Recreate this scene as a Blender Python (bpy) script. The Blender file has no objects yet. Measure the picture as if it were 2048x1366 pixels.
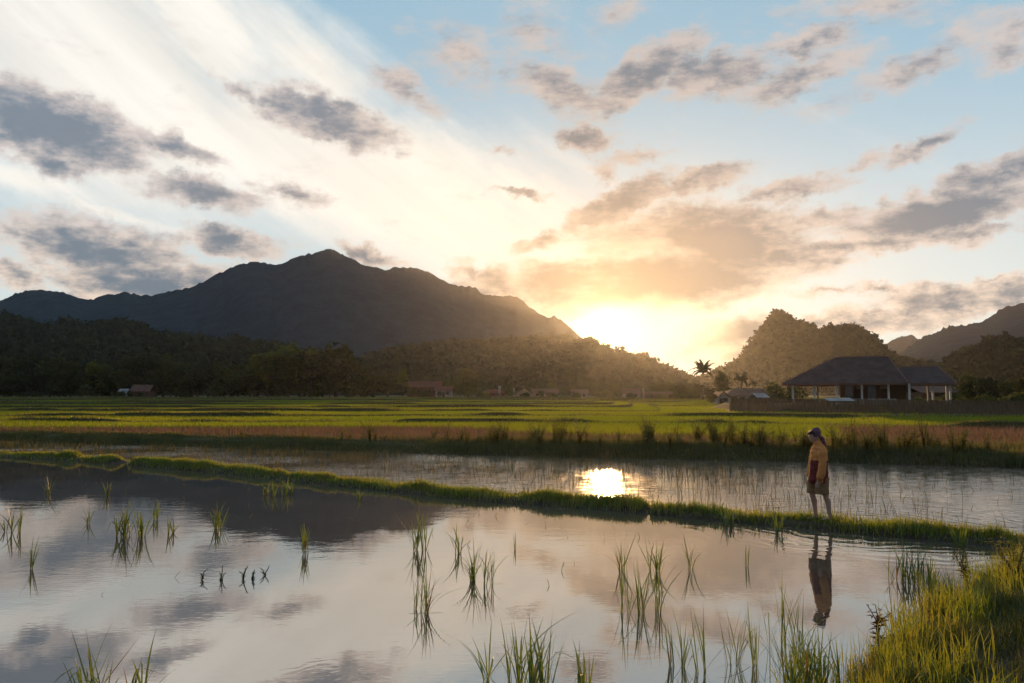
import bpy, bmesh, math, random
import numpy as np
from mathutils import Vector, Matrix

random.seed(7)
RNG = np.random.default_rng(7)
scene = bpy.context.scene
COL = scene.collection

# ------------------------------------------------------------------ camera
F = 1562.0                      # focal length in pixels of a 2048 px wide frame
CAM_Z = 2.35
PITCH = math.atan(112.0 / F)
cam = bpy.data.cameras.new('camera')
cam.sensor_width = 36.0
cam.lens = 36.0 * F / 2048.0
cam.clip_start = 0.1
cam.clip_end = 30000.0
cam_ob = bpy.data.objects.new('camera', cam)
COL.objects.link(cam_ob)
cam_ob.location = (0, 0, CAM_Z)
cam_ob.rotation_euler = (math.pi / 2 + PITCH, 0, 0)
scene.camera = cam_ob

CP, SP = math.cos(PITCH), math.sin(PITCH)


def ray(x, y):
    """world direction (with y component 1) that the photograph's pixel looks along"""
    a, b = (x - 1024.0) / F, (683.0 - y) / F
    dy, dz = CP - b * SP, SP + b * CP
    return Vector((a / dy, 1.0, dz / dy))


def on_z(x, y, z=0.0):
    r = ray(x, y)
    t = (z - CAM_Z) / r.z
    return Vector((r.x * t, t, z))


def at_d(x, y, d):
    r = ray(x, y)
    return Vector((r.x * d, d, CAM_Z + r.z * d))


def azel(x, y):
    r = ray(x, y).normalized()
    return math.degrees(math.atan2(r.x, r.y)), math.degrees(math.asin(r.z))


SUN_DIR = ray(1209, 658).normalized()
SUN_EL = math.asin(SUN_DIR.z)
SUN_AZ = math.atan2(SUN_DIR.x, SUN_DIR.y)

# ------------------------------------------------------------------ render settings, exposure
scene.view_settings.view_transform = 'Standard'
scene.view_settings.look = 'None'
scene.view_settings.exposure = 0.30
scene.view_settings.gamma = 1.0
scene.view_settings.use_curve_mapping = False
scene.render.engine = 'CYCLES'
cy = scene.cycles
cy.use_denoising = True
cy.max_bounces = 6
cy.diffuse_bounces = 2
cy.glossy_bounces = 3
cy.transmission_bounces = 3
cy.volume_bounces = 0
cy.transparent_max_bounces = 8
cy.sample_clamp_indirect = 3.0
cy.caustics_reflective = False
cy.caustics_refractive = False


# ------------------------------------------------------------------ small node language
class N:
    """wraps a node socket so that sky and material maths reads like maths"""

    def __init__(self, tree, sock):
        self.t, self.s = tree, sock

    def _m(self, op, *o, clamp=False):
        n = self.t.nodes.new('ShaderNodeMath')
        n.operation = op
        n.use_clamp = clamp
        for i, v in enumerate((self,) + o):
            if isinstance(v, N):
                self.t.links.new(v.s, n.inputs[i])
            else:
                n.inputs[i].default_value = v
        return N(self.t, n.outputs[0])

    def __add__(self, o): return self._m('ADD', o)
    def __radd__(self, o): return self._m('ADD', o)
    def __sub__(self, o): return self._m('SUBTRACT', o)
    def __mul__(self, o): return self._m('MULTIPLY', o)
    def __rmul__(self, o): return self._m('MULTIPLY', o)
    def __truediv__(self, o): return self._m('DIVIDE', o)
    def f(self, op, *o): return self._m(op, *o)
    def sat(self): return self._m('ADD', 0.0, clamp=True)

    def step(self, a, b, lo=0.0, hi=1.0):
        n = self.t.nodes.new('ShaderNodeMapRange')
        n.interpolation_type = 'SMOOTHSTEP'
        self.t.links.new(self.s, n.inputs['Value'])
        for k, v in (('From Min', a), ('From Max', b), ('To Min', lo), ('To Max', hi)):
            n.inputs[k].default_value = v
        return N(self.t, n.outputs[0])


def node(t, kind, **kw):
    n = t.nodes.new(kind)
    for k, v in kw.items():
        setattr(n, k, v)
    return n


def setin(t, n, key, v):
    if isinstance(v, N):
        t.links.new(v.s, n.inputs[key])
    elif isinstance(v, bpy.types.NodeSocket):
        t.links.new(v, n.inputs[key])
    elif isinstance(v, (tuple, list)) and len(v) == 3 and n.inputs[key].type == 'RGBA':
        n.inputs[key].default_value = (*v, 1)
    else:
        n.inputs[key].default_value = v


def mixc(t, fac, a, b, mode='MIX'):
    n = t.nodes.new('ShaderNodeMix')
    n.data_type = 'RGBA'
    n.blend_type = mode
    n.clamp_factor = True
    for key, v in ((0, fac), (6, a), (7, b)):
        if isinstance(v, N):
            t.links.new(v.s, n.inputs[key])
        elif isinstance(v, (tuple, list)):
            n.inputs[key].default_value = (*v, 1)
        else:
            n.inputs[key].default_value = v
    return N(t, n.outputs[2])


def noise(t, vec, scale, detail=4.0, rough=0.55, out=0):
    n = node(t, 'ShaderNodeTexNoise')
    if vec is not None:
        t.links.new(vec.s if isinstance(vec, N) else vec, n.inputs['Vector'])
    n.inputs['Scale'].default_value = scale
    n.inputs['Detail'].default_value = detail
    n.inputs['Roughness'].default_value = rough
    return N(t, n.outputs[out])


# ------------------------------------------------------------------ world: evening sky with broken cloud
world = bpy.data.worlds.new('World')
scene.world = world
world.use_nodes = True
wt = world.node_tree
wt.nodes.clear()
SKY_STRENGTH = 0.06

gen = node(wt, 'ShaderNodeTexCoord').outputs['Generated']
nrm = node(wt, 'ShaderNodeVectorMath', operation='NORMALIZE')
wt.links.new(gen, nrm.inputs[0])
DIR = nrm.outputs[0]
sep = node(wt, 'ShaderNodeSeparateXYZ')
wt.links.new(DIR, sep.inputs[0])
dx, dy, dz = (N(wt, sep.outputs[i]) for i in range(3))
AZ = dx.f('ARCTAN2', dy) * 57.29578
EL = dz.f('ARCSINE') * 57.29578
dotn = node(wt, 'ShaderNodeVectorMath', operation='DOT_PRODUCT')
wt.links.new(DIR, dotn.inputs[0])
dotn.inputs[1].default_value = SUN_DIR
ANG = N(wt, dotn.outputs['Value']).f('MINIMUM', 0.9999999).f('ARCCOSINE') * 57.29578   # degrees from the sun

# warped angular coordinates, so that every cloud edge is ragged
comb = node(wt, 'ShaderNodeCombineXYZ')
setin(wt, comb, 0, AZ); setin(wt, comb, 1, EL)
w1 = noise(wt, DIR, 9.0, 3.0, 0.55, out=1)
w2 = noise(wt, DIR, 34.0, 5.0, 0.6, out=1)


def vmath(op, a, b):
    n = node(wt, 'ShaderNodeVectorMath', operation=op)
    for i, v in enumerate((a, b)):
        if isinstance(v, (N,)):
            wt.links.new(v.s, n.inputs[i])
        elif isinstance(v, bpy.types.NodeSocket):
            wt.links.new(v, n.inputs[i])
        else:
            n.inputs[i].default_value = v
    return N(wt, n.outputs[0])


warp = vmath('ADD', vmath('MULTIPLY', vmath('SUBTRACT', w1, (0.5, 0.5, 0.5)), (3.2, 1.9, 0)),
             vmath('MULTIPLY', vmath('SUBTRACT', w2, (0.5, 0.5, 0.5)), (3.4, 2.4, 0)))
PW = vmath('ADD', comb.outputs[0], warp)
P0 = vmath('ADD', comb.outputs[0], vmath('MULTIPLY', warp, (0.45, 0.45, 0)))


def blob(coord, x, y, hw, hh, rot=0.0, w=1.0):
    az, el = azel(x, y)
    k = math.degrees(1.0 / F)
    m = node(wt, 'ShaderNodeMapping', vector_type='TEXTURE')
    wt.links.new(coord.s, m.inputs['Vector'])
    m.inputs['Location'].default_value = (az, el, 0)
    m.inputs['Rotation'].default_value = (0, 0, math.radians(rot))
    c = math.cos(math.radians(az))
    m.inputs['Scale'].default_value = (hw * k * c, hh * k * (0.5 + 0.5 * c), 1)
    g = node(wt, 'ShaderNodeTexGradient', gradient_type='SPHERICAL')
    wt.links.new(m.outputs[0], g.inputs[0])
    v = N(wt, g.outputs['Fac'])
    return v * w if w != 1.0 else v


def blobs(coord, lst):
    acc = None
    for b in lst:
        v = blob(coord, *b)
        acc = v if acc is None else acc.f('MAXIMUM', v)
    return acc


GREY = [   # dense grey cloud, backlit: px centre, half sizes, tilt, weight
    (120, 255, 240, 80, -12, 1.35), (330, 292, 150, 38, -10, .95), (120, 322, 90, 42, 0, .95),
    (650, 240, 190, 62, -14, 1.15), (490, 178, 90, 32, -25, .6),
    (400, 388, 170, 40, -5, .9), (570, 378, 100, 34, -8, .55),
    (210, 500, 230, 85, -8, 1.2), (290, 560, 230, 75, 0, 1.1), (465, 492, 120, 45, -14, .9), (40, 550, 120, 36, -5, .95),
    (735, 512, 95, 26, -15, .75), (1000, 580, 120, 55, -12, .95), (945, 545, 50, 34, -30, .7),
    (800, 168, 120, 46, -28, .6), (930, 110, 170, 90, -20, .42),
    (1110, 180, 190, 66, -18, .70), (1290, 148, 190, 62, 28, 1.0), (1440, 150, 190, 60, 0, .82),
    (1610, 155, 210, 46, 6, .70), (1620, 92, 150, 40, 5, .75), (1830, 130, 260, 52, 16, .6), (1280, 470, 210, 80, 10, .55),
    (2020, 95, 110, 64, 30, .62), (1740, 15, 220, 46, -8, .52), (1070, 60, 120, 100, 0, .4), (1230, 15, 100, 50, 10, .5),
    (1170, 273, 85, 36, -12, .95), (1850, 290, 110, 27, 20, .75), (1730, 322, 70, 20, 15, .5),
    (1290, 312, 120, 22, 6, .5), (995, 300, 40, 16, 5, .5), (1215, 345, 50, 28, 30, .6),
    (1240, 405, 170, 46, 27, .95), (1085, 482, 100, 26, 20, .8), (1390, 365, 170, 34, 10, .8),
    (1580, 382, 150, 28, 5, .75), (1040, 385, 80, 13, 3, .65), (20, 450, 70, 26, 0, .6),
    (1450, 478, 240, 92, -4, 1.4), (1330, 560, 390, 96, 8, 1.5), (1120, 570, 160, 72, 10, 1.15), (1560, 520, 190, 50, 4, .9),
    (1880, 420, 290, 56, 6, 1.3), (2010, 345, 150, 42, 6, .95), (1640, 440, 160, 36, 4, .7),
    (1720, 490, 180, 28, 5, .85), (1930, 462, 220, 30, 2, .7),
    (1890, 600, 170, 52, -4, .95), (1760, 578, 100, 17, 3, .75), (2030, 580, 110, 52, 5, .9), (1690, 645, 320, 36, 0, .8),
    (1480, 665, 170, 52, 8, 1.1), (1440, 705, 120, 44, 0, .95), (1650, 585, 130, 18, 2, .5), (1985, 550, 40, 14, 10, .6),
]
VEIL = [   # thin high cirrus, lit through
    (180, 130, 560, 330, -32, 1.3), (700, 330, 520, 180, -16, 1.5), (400, 60, 300, 160, -45, 1.0),
    (230, 425, 420, 30, -13, .75), (60, 360, 260, 44, -9, .85), (960, 380, 360, 170, 0, .62),
    (620, 120, 420, 130, -30, .8),
]
GAP = [(1262, 668, 235, 92, 4, 1.0), (1400, 715, 120, 40, 15, .55)]   # the gap the sun stands in

# stretched coordinates for streaks and for the grain of the clouds
stre = node(wt, 'ShaderNodeMapping', vector_type='POINT')
wt.links.new(DIR, stre.inputs['Vector'])
stre.inputs['Scale'].default_value = (1.0, 1.0, 2.6)
n_big = noise(wt, stre.outputs[0], 11.0, 8.0, 0.62)
# the same grain a little nearer the sun: the difference shades each billow from the sun's side
tow = vmath('SUBTRACT', tuple(SUN_DIR), DIR)
nt = node(wt, 'ShaderNodeVectorMath', operation='NORMALIZE')
wt.links.new(tow.s, nt.inputs[0])
sh_co = vmath('MULTIPLY', vmath('ADD', DIR, vmath('MULTIPLY', N(wt, nt.outputs[0]), (0.016, 0.016, 0.016))), (1.0, 1.0, 2.6))
n_emb = (n_big - noise(wt, sh_co, 11.0, 6.0, 0.62))
n_fine = noise(wt, stre.outputs[0], 38.0, 7.0, 0.62)
str2 = node(wt, 'ShaderNodeMapping', vector_type='TEXTURE')
wt.links.new(comb.outputs[0], str2.inputs['Vector'])
str2.inputs['Rotation'].default_value = (0, 0, math.radians(-34))
str2.inputs['Scale'].default_value = (30.0, 3.6, 1.0)
n_str = noise(wt, str2.outputs[0], 1.0, 6.0, 0.55)

g_shape = blobs(PW, GREY)
# outside the part of the sky that was planned the same broken cloud goes on
out_f = AZ.f('ABSOLUTE').step(36, 48).f('MAXIMUM', EL.step(29, 40))
g_more = noise(wt, stre.outputs[0], 4.2, 5.0, 0.55).step(0.50, 0.72, 0.0, 0.95) * out_f
g_den = (g_shape * 1.27).f('MAXIMUM', g_more) + (n_big - 0.5) * 1.15 + (n_fine - 0.5) * 0.58
g_cov = g_den.step(0.03, 0.62)
g_thk = (g_den - n_emb * 2.4 + (n_fine - 0.5) * 0.5).step(0.15, 1.30)

v_shape = blobs(P0, VEIL).f('MAXIMUM', noise(wt, stre.outputs[0], 2.4, 4.0, 0.5).step(0.5, 0.75, 0.0, 0.8) * out_f)
v_cov = (v_shape + (n_str - 0.5) * 0.9 + (n_big - 0.5) * 0.3).step(0.05, 0.80)

sky = node(wt, 'ShaderNodeTexSky', sky_type='NISHITA')
sky.sun_disc = False
sky.sun_elevation = SUN_EL
sky.sun_rotation = SUN_AZ
sky.altitude = 200
sky.air_density = 1.0
sky.dust_density = 0.6
sky.ozone_density = 1.6
base = mixc(wt, 1.0, N(wt, sky.outputs[0]), (SKY_STRENGTH,) * 3, 'MULTIPLY')
# the thin evening mist high up whitens the blue, most of all low down
mist = mixc(wt, EL.step(3, 27), (0.72, 0.80, 0.81), (0.32, 0.54, 0.69))
base = mixc(wt, 0.72, base, mist)

near = (ANG * -1.0 / 9.0).f('EXPONENT')          # 1 at the sun, falls over some ten degrees
near2 = (ANG * -1.0 / 22.0).f('EXPONENT')
veil_c = mixc(wt, n_str.step(0.22, 0.78), (0.64, 0.63, 0.60), (0.92, 0.885, 0.82))
veil_c = mixc(wt, near2, veil_c, (0.95, 0.85, 0.70))
col = mixc(wt, v_cov * 0.9, base, veil_c)
warm = near * 0.9 + near2 * 0.25
lit_c = mixc(wt, warm, (0.56, 0.50, 0.48), (0.36, 0.25, 0.16))
lit_c = mixc(wt, EL.step(14, 5) * 0.8, lit_c, (0.86, 0.66, 0.50))
dark_far = mixc(wt, EL.step(2, 26), (0.10, 0.14, 0.185), (0.12, 0.18, 0.25))
dark_c = mixc(wt, warm, dark_far, (0.09, 0.070, 0.065))
grey_c = mixc(wt, g_thk, lit_c, dark_c)
col = mixc(wt, g_cov * 0.93, col, grey_c)
# the cloud deck thickens round the sun, and the sky away from the sunset is dimmer
col = mixc(wt, near * 0.5, col, (0, 0, 0))
east = mixc(wt, ANG.step(45, 130), (1, 1, 1), (0.42, 0.47, 0.56))
col = mixc(wt, 1.0, col, east, 'MULTIPLY')
gap = (blobs(P0, GAP) + (n_big - 0.5) * 0.3).step(0.05, 0.6)
col = mixc(wt, gap * 0.8, col, (1.2, 0.92, 0.55))
# brightness of the air round the sun
halo = (ANG * -1.0 / 1.3).f('EXPONENT') * 2.0 + (ANG * -1.0 / 4.0).f('EXPONENT') * 0.10
hc = node(wt, 'ShaderNodeVectorMath', operation='SCALE')
hc.inputs[0].default_value = (1.0, 0.72, 0.36)
setin(wt, hc, 'Scale', halo)
col = mixc(wt, 1.0, col, N(wt, hc.outputs[0]), 'ADD')
bg = node(wt, 'ShaderNodeBackground')
setin(wt, bg, 'Color', col)
bg.inputs['Strength'].default_value = 1.0
wo = node(wt, 'ShaderNodeOutputWorld')
wt.links.new(bg.outputs[0], wo.inputs['Surface'])
world.cycles.sampling_method = 'MANUAL'
world.cycles.sample_map_resolution = 512

# ------------------------------------------------------------------ sun
sl = bpy.data.lights.new('sun', 'SUN')
sl.energy = 5.0
sl.angle = math.radians(0.53)
sl.color = (1.0, 0.54, 0.21)
sun_ob = bpy.data.objects.new('sun', sl)
COL.objects.link(sun_ob)
sun_ob.rotation_euler = (-SUN_DIR).to_track_quat('-Z', 'Y').to_euler()
sun_ob.location = (0, 0, 60)
HAZE_DENSITY = 0.000037
HAZE_G = 0.76

# ------------------------------------------------------------------ helpers: meshes, tags, materials
def mesh_np(name, v, f, mats=(), smooth=False, mi=None):
    """v (n,3) array, f (m,3) or (m,4) array -> mesh datablock"""
    me = bpy.data.meshes.new(name)
    v = np.asarray(v, np.float32)
    f = np.asarray(f, np.int32)
    k = f.shape[1]
    me.vertices.add(len(v))
    me.vertices.foreach_set('co', v.ravel())
    me.loops.add(f.size)
    me.loops.foreach_set('vertex_index', f.ravel())
    me.polygons.add(len(f))
    me.polygons.foreach_set('loop_start', np.arange(0, f.size, k, dtype=np.int32))
    if mi is not None:
        me.polygons.foreach_set('material_index', np.asarray(mi, np.int32))
    me.polygons.foreach_set('use_smooth', np.full(len(f), smooth))
    for m in mats:
        me.materials.append(m)
    me.update()
    me.validate()
    return me


def put(name, me, parent=None, loc=None, rz=0.0):
    o = bpy.data.objects.new(name, me)
    COL.objects.link(o)
    if parent is not None:
        o.parent = parent
    if loc is not None:
        o.location = loc
    if rz:
        o.rotation_euler = (0, 0, rz)
    return o


def tag(o, label, cat, group=None):
    o['label'] = label
    o['category'] = cat
    if group:
        o['group'] = group
    return o


def struct(o):
    o['kind'] = 'structure'
    return o


def stuff(o, label=None, cat=None):
    o['kind'] = 'stuff'
    if label:
        o['label'] = label
        o['category'] = cat
    return o


def copy_tree(root, loc, rz=0.0, sc=1.0, parent=None):
    c = root.copy()
    COL.objects.link(c)
    c.parent = parent
    if parent is None:
        c.location = loc
        c.rotation_euler = (0, 0, rz)
        c.scale = (sc, sc, sc) if not isinstance(sc, tuple) else sc
    for ch in root.children:
        copy_tree(ch, None, parent=c)
    return c


class MB:
    """collects quads / boxes / tubes for one mesh part"""

    def __init__(self):
        self.v, self.f, self.m = [], [], []

    def add(self, vs, fs, mi=0):
        o = len(self.v)
        self.v += [tuple(p) for p in vs]
        self.f += [tuple(i + o for i in q) for q in fs]
        self.m += [mi] * len(fs)
        return self

    def box(self, x0, x1, y0, y1, z0, z1, mi=0):
        vs = [(x0, y0, z0), (x1, y0, z0), (x1, y1, z0), (x0, y1, z0), (x0, y0, z1), (x1, y0, z1), (x1, y1, z1), (x0, y1, z1)]
        return self.add(vs, [(0, 3, 2, 1), (4, 5, 6, 7), (0, 1, 5, 4), (1, 2, 6, 5), (2, 3, 7, 6), (3, 0, 4, 7)], mi)

    def tube(self, pts, rad, n=8, mi=0, cap=True):
        pts = [Vector(p) for p in pts]
        rad = rad if isinstance(rad, (list, tuple)) else [rad] * len(pts)
        vs, fs = [], []
        ref = None
        for i, p in enumerate(pts):
            d = (pts[min(i + 1, len(pts) - 1)] - pts[max(i - 1, 0)]).normalized()
            if ref is None:
                ref = Vector((1, 0, 0)) if abs(d.x) < 0.8 else Vector((0, 1, 0))
            a = (ref - d * ref.dot(d)).normalized()
            b = d.cross(a)
            ref = a
            for k in range(n):
                t = 2 * math.pi * k / n
                vs.append(p + (a * math.cos(t) + b * math.sin(t)) * rad[i])
        for i in range(len(pts) - 1):
            for k in range(n):
                fs.append((i * n + k, i * n + (k + 1) % n, (i + 1) * n + (k + 1) % n, (i + 1) * n + k))
        if cap:
            fs.append(tuple(range(n))[::-1])
            fs.append(tuple(range((len(pts) - 1) * n, len(pts) * n)))
        return self.add(vs, fs, mi)

    def mesh(self, name, mats, smooth=False):
        me = bpy.data.meshes.new(name)
        me.from_pydata(self.v, [], self.f)
        for m in (mats if isinstance(mats, (list, tuple)) else [mats]):
            me.materials.append(m)
        me.polygons.foreach_set('material_index', self.m)
        me.polygons.foreach_set('use_smooth', [smooth] * len(self.f))
        me.update()
        return me

    def build(self, name, mats, parent=None, smooth=False, loc=None):
        return put(name, self.mesh(name, mats, smooth), parent, loc)


def vnoise(x, y, seed=0, octaves=4, gain=0.5):
    """value noise on arrays, about -1..1"""
    x = np.asarray(x, float); y = np.asarray(y, float)
    out = np.zeros(np.broadcast(x, y).shape)
    amp, tot = 1.0, 0.0
    for o in range(octaves):
        xi, yi = np.floor(x).astype(np.int64), np.floor(y).astype(np.int64)
        fx, fy = x - xi, y - yi
        fx, fy = fx * fx * (3 - 2 * fx), fy * fy * (3 - 2 * fy)

        def h(a, b):
            n = (a * 374761393 + b * 668265263 + (seed + o * 17) * 1442695041) & 0x7fffffff
            n = ((n ^ (n >> 13)) * 1274126177) & 0x7fffffff
            return ((n ^ (n >> 16)) & 0xffff) / 32767.5 - 1.0
        v = (h(xi, yi) * (1 - fx) + h(xi + 1, yi) * fx) * (1 - fy) + (h(xi, yi + 1) * (1 - fx) + h(xi + 1, yi + 1) * fx) * fy
        out = out + amp * v
        tot += amp
        amp *= gain
        x, y = x * 2.03 + 5.1, y * 2.03 + 1.7
    return out / tot


def smooth01(t):
    t = np.clip(t, 0, 1)
    return t * t * (3 - 2 * t)


def new_mat(name):
    m = bpy.data.materials.new(name)
    m.use_nodes = True
    m.node_tree.nodes.clear()
    return m, m.node_tree


def objco(t, kind='Object'):
    return node(t, 'ShaderNodeTexCoord').outputs[kind]


def mat_plain(name, c1, c2, scale=3.0, rough=0.85, bump=0.0, bscale=None, spec=0.2, metal=0.0, coord='Object', stretch=None):
    """two-tone noise material with fine relief"""
    m, t = new_mat(name)
    co = objco(t, coord)
    if stretch:
        mp = node(t, 'ShaderNodeMapping')
        t.links.new(co, mp.inputs[0])
        mp.inputs['Scale'].default_value = stretch
        co = mp.outputs[0]
    n = noise(t, co, scale, 5.0, 0.6)
    c = mixc(t, n.step(0.35, 0.65), c1, c2)
    b = node(t, 'ShaderNodeBsdfPrincipled')
    setin(t, b, 'Base Color', c)
    b.inputs['Roughness'].default_value = rough
    b.inputs['Specular IOR Level'].default_value = spec
    b.inputs['Metallic'].default_value = metal
    if bump:
        bp = node(t, 'ShaderNodeBump')
        bp.inputs['Strength'].default_value = bump
        bp.inputs['Distance'].default_value = 0.05
        setin(t, bp, 'Height', noise(t, co, bscale or scale * 6, 4.0, 0.6))
        t.links.new(bp.outputs[0], b.inputs['Normal'])
    o = node(t, 'ShaderNodeOutputMaterial')
    t.links.new(b.outputs[0], o.inputs[0])
    return m


def mat_leaf(name, c1, c2, trans=0.45, tint=(1.0, 1.0, 1.0), scale=0.6, gloss=0.06, coord='Object', dry=None, trc=None):
    """thin leaves and blades: reflect, and let the low sun through"""
    m, t = new_mat(name)
    co = objco(t, coord)
    n = noise(t, co, scale, 3.0, 0.6)
    c = mixc(t, n.step(0.3, 0.7), c1, c2)
    if dry is not None:
        n2 = noise(t, co, scale * 2.7, 3.0, 0.6)
        c = mixc(t, n2.step(0.55, 0.72), c, dry)
    d = node(t, 'ShaderNodeBsdfDiffuse')
    setin(t, d, 'Color', c)
    tr = node(t, 'ShaderNodeBsdfTranslucent')
    setin(t, tr, 'Color', mixc(t, 1.0, c, trc or (1.5, 1.35, 0.5), 'MULTIPLY'))
    mx = node(t, 'ShaderNodeMixShader')
    mx.inputs[0].default_value = trans
    t.links.new(d.outputs[0], mx.inputs[1]); t.links.new(tr.outputs[0], mx.inputs[2])
    out = mx.outputs[0]
    if gloss:
        g = node(t, 'ShaderNodeBsdfGlossy')
        g.inputs['Roughness'].default_value = 0.42
        g.inputs['Color'].default_value = (0.8, 0.85, 0.8, 1)
        m2 = node(t, 'ShaderNodeMixShader')
        m2.inputs[0].default_value = gloss
        t.links.new(out, m2.inputs[1]); t.links.new(g.outputs[0], m2.inputs[2])
        out = m2.outputs[0]
    o = node(t, 'ShaderNodeOutputMaterial')
    t.links.new(out, o.inputs[0])
    return m

# ------------------------------------------------------------------ plan of the land
def curve(pts):
    xs, ys = np.array([p[0] for p in pts], float), np.array([p[1] for p in pts], float)

    def fn(x):
        # rounded linear interpolation
        x = np.asarray(x, float)
        return (np.interp(x - 1.2, xs, ys) + np.interp(x, xs, ys) * 2 + np.interp(x + 1.2, xs, ys)) / 4
    return fn


BUND = curve([(-400, 60), (-60, 42), (-21, 32), (-15.4, 29.3), (-10.4, 26), (-4.4, 21.3), (-0.3, 18.2), (2.4, 16.9), (5.65, 14.35),
              (7.15, 13.5), (8.2, 12.7), (9.5, 11.9), (14, 10.0), (30, 4), (60, 0), (400, -10)])
BANK = curve([(-400, 70), (-60, 52), (-28.3, 43.2), (-19.6, 39.5), (-12.6, 37), (-3.8, 33.7), (-0.5, 32), (5.4, 30.3), (10.7, 28.9),
              (17.2, 26.2), (30, 22), (60, 18), (400, 12)])
VERGE = [(2.2, 4.5), (2.78, 6.4), (4.0, 8.0), (4.97, 9.0), (6.2, 10.25), (7.6, 11.6), (9.0, 12.3)]     # water's edge of the near grassy bank

# terraces behind the bank: depth of each edge, level beyond it
EDGES = [(58, .50), (75, .64), (92, .80), (115, 1.0), (140, 1.2), (170, 1.45), (205, 1.75), (245, 2.0), (290, 2.3)]
TOP = 0.40


def edge_y(k, x):
    d = EDGES[k][0]
    x = np.asarray(x, float)
    wob = vnoise(x / (d * 0.22) + 3.3 * k, x * 0 + k * 7.7, 11, 3) * d * 0.035 + x * (0.06 if k % 2 else -0.04)
    b = 62.0 * smooth01((x - 16) / 12.0) if d > 80 else 0.0
    b2 = 6.0 * smooth01((x - 16) / 12.0) if d <= 80 else 0.0
    return d + wob + b - b2


def ground_rows():
    """(y(x), z) rows from behind the camera to the foot of the mountains"""
    rows = [(lambda x: x * 0 - 210, -0.30), (lambda x: x * 0 - 30, -0.30), (lambda x: BUND(x) - 0.6, -0.30),
            (lambda x: BUND(x) + 0.6, -0.30), (lambda x: BANK(x) - 0.25, -0.32), (lambda x: BANK(x) + 0.55, 0.26),
            (lambda x: BANK(x) + 1.5, TOP), (lambda x: BANK(x) * 0.6 + 20, TOP)]
    z = TOP
    for k, (d, z1) in enumerate(EDGES):
        g = 0.35 + d * 0.004
        rows.append((lambda x, k=k, g=g: edge_y(k, x) - g, z))
        rows.append((lambda x, k=k, g=g: edge_y(k, x) - g * 0.45, z1 + 0.30))
        rows.append((lambda x, k=k, g=g: edge_y(k, x) + g * 0.25, z1 + 0.30))
        rows.append((lambda x, k=k, g=g: edge_y(k, x) + g * 0.8, z1))
        z = z1
    for d, zz in ((395, 2.6), (520, 3.0), (700, 4), (1000, 6), (1500, 6), (2200, 6)):
        rows.append((lambda x, d=d: x * 0 + d, zz))
    return rows


GX = np.concatenate([-np.geomspace(2200, 70, 26), np.linspace(-66, 66, 133), np.geomspace(70, 2200, 26)])
GROWS = ground_rows()
gy = np.array([r[0](GX) for r in GROWS])
gz = np.array([np.full(len(GX), r[1]) for r in GROWS])
for j in range(1, len(GROWS)):
    gy[j] = np.maximum(gy[j], gy[j - 1] + 0.05)
for k in range(len(EDGES)):      # the little bunds are worn down here and there
    for j in (9 + 4 * k, 10 + 4 * k):
        gz[j] -= 0.26 * smooth01(vnoise(GX / (EDGES[k][0] * .09), GX * 0 + k * 3.1, 15, 3) * 1.6 + .45)
gz[7:] += (vnoise(np.tile(GX / 3.0, (len(GROWS) - 7, 1)), gy[7:] / 3.0, 5, 2) * 0.03)


def ground_z(x, y):
    """height of the ground sheet under a point"""
    yy = np.array([r[0](np.array([x]))[0] for r in GROWS])
    yy = np.maximum.accumulate(yy + np.arange(len(yy)) * 1e-4)
    return float(np.interp(y, yy, [r[1] for r in GROWS]))


def ground_z_arr(x, y):
    """the same for arrays (column-wise interpolation on the sheet)"""
    ci = np.clip(np.searchsorted(GX, x) - 1, 0, len(GX) - 2)
    t = (x - GX[ci]) / (GX[ci + 1] - GX[ci])
    yy = gy[:, ci] * (1 - t) + gy[:, ci + 1] * t
    zz = gz[:, ci] * (1 - t) + gz[:, ci + 1] * t
    j = np.clip((yy <= y[None, :]).sum(0) - 1, 0, len(GROWS) - 2)
    a = np.arange(len(x))
    s = np.clip((y - yy[j, a]) / np.maximum(yy[j + 1, a] - yy[j, a], 1e-4), 0, 1)
    return zz[j, a] * (1 - s) + zz[j + 1, a] * s


nr, nc = gy.shape
gv = np.stack([np.tile(GX, (nr, 1)), gy, gz], -1).reshape(-1, 3)
ii, jj = np.meshgrid(np.arange(nc - 1), np.arange(nr - 1))
a0 = (jj * nc + ii).ravel()
gf = np.stack([a0, a0 + 1, a0 + nc + 1, a0 + nc], -1)

# ground: wet earth, thin green under the crops
gm, t = new_mat('ground_earth')
co = objco(t)
n1 = noise(t, co, 0.35, 6.0, 0.6)
n2 = noise(t, co, 2.5, 5.0, 0.65)
c = mixc(t, n1.step(0.35, 0.65), (0.055, 0.060, 0.018), (0.075, 0.055, 0.026))
c = mixc(t, n2.step(0.5, 0.75) * 0.6, c, (0.10, 0.085, 0.04))
b = node(t, 'ShaderNodeBsdfPrincipled')
setin(t, b, 'Base Color', c)
b.inputs['Roughness'].default_value = 0.95
b.inputs['Specular IOR Level'].default_value = 0.1
bp = node(t, 'ShaderNodeBump')
bp.inputs['Strength'].default_value = 0.6
bp.inputs['Distance'].default_value = 0.08
setin(t, bp, 'Height', n2)
t.links.new(bp.outputs[0], b.inputs['Normal'])
t.links.new(b.outputs[0], node(t, 'ShaderNodeOutputMaterial').inputs[0])
struct(put('ground', mesh_np('ground', gv, gf, [gm], smooth=False)))


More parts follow.
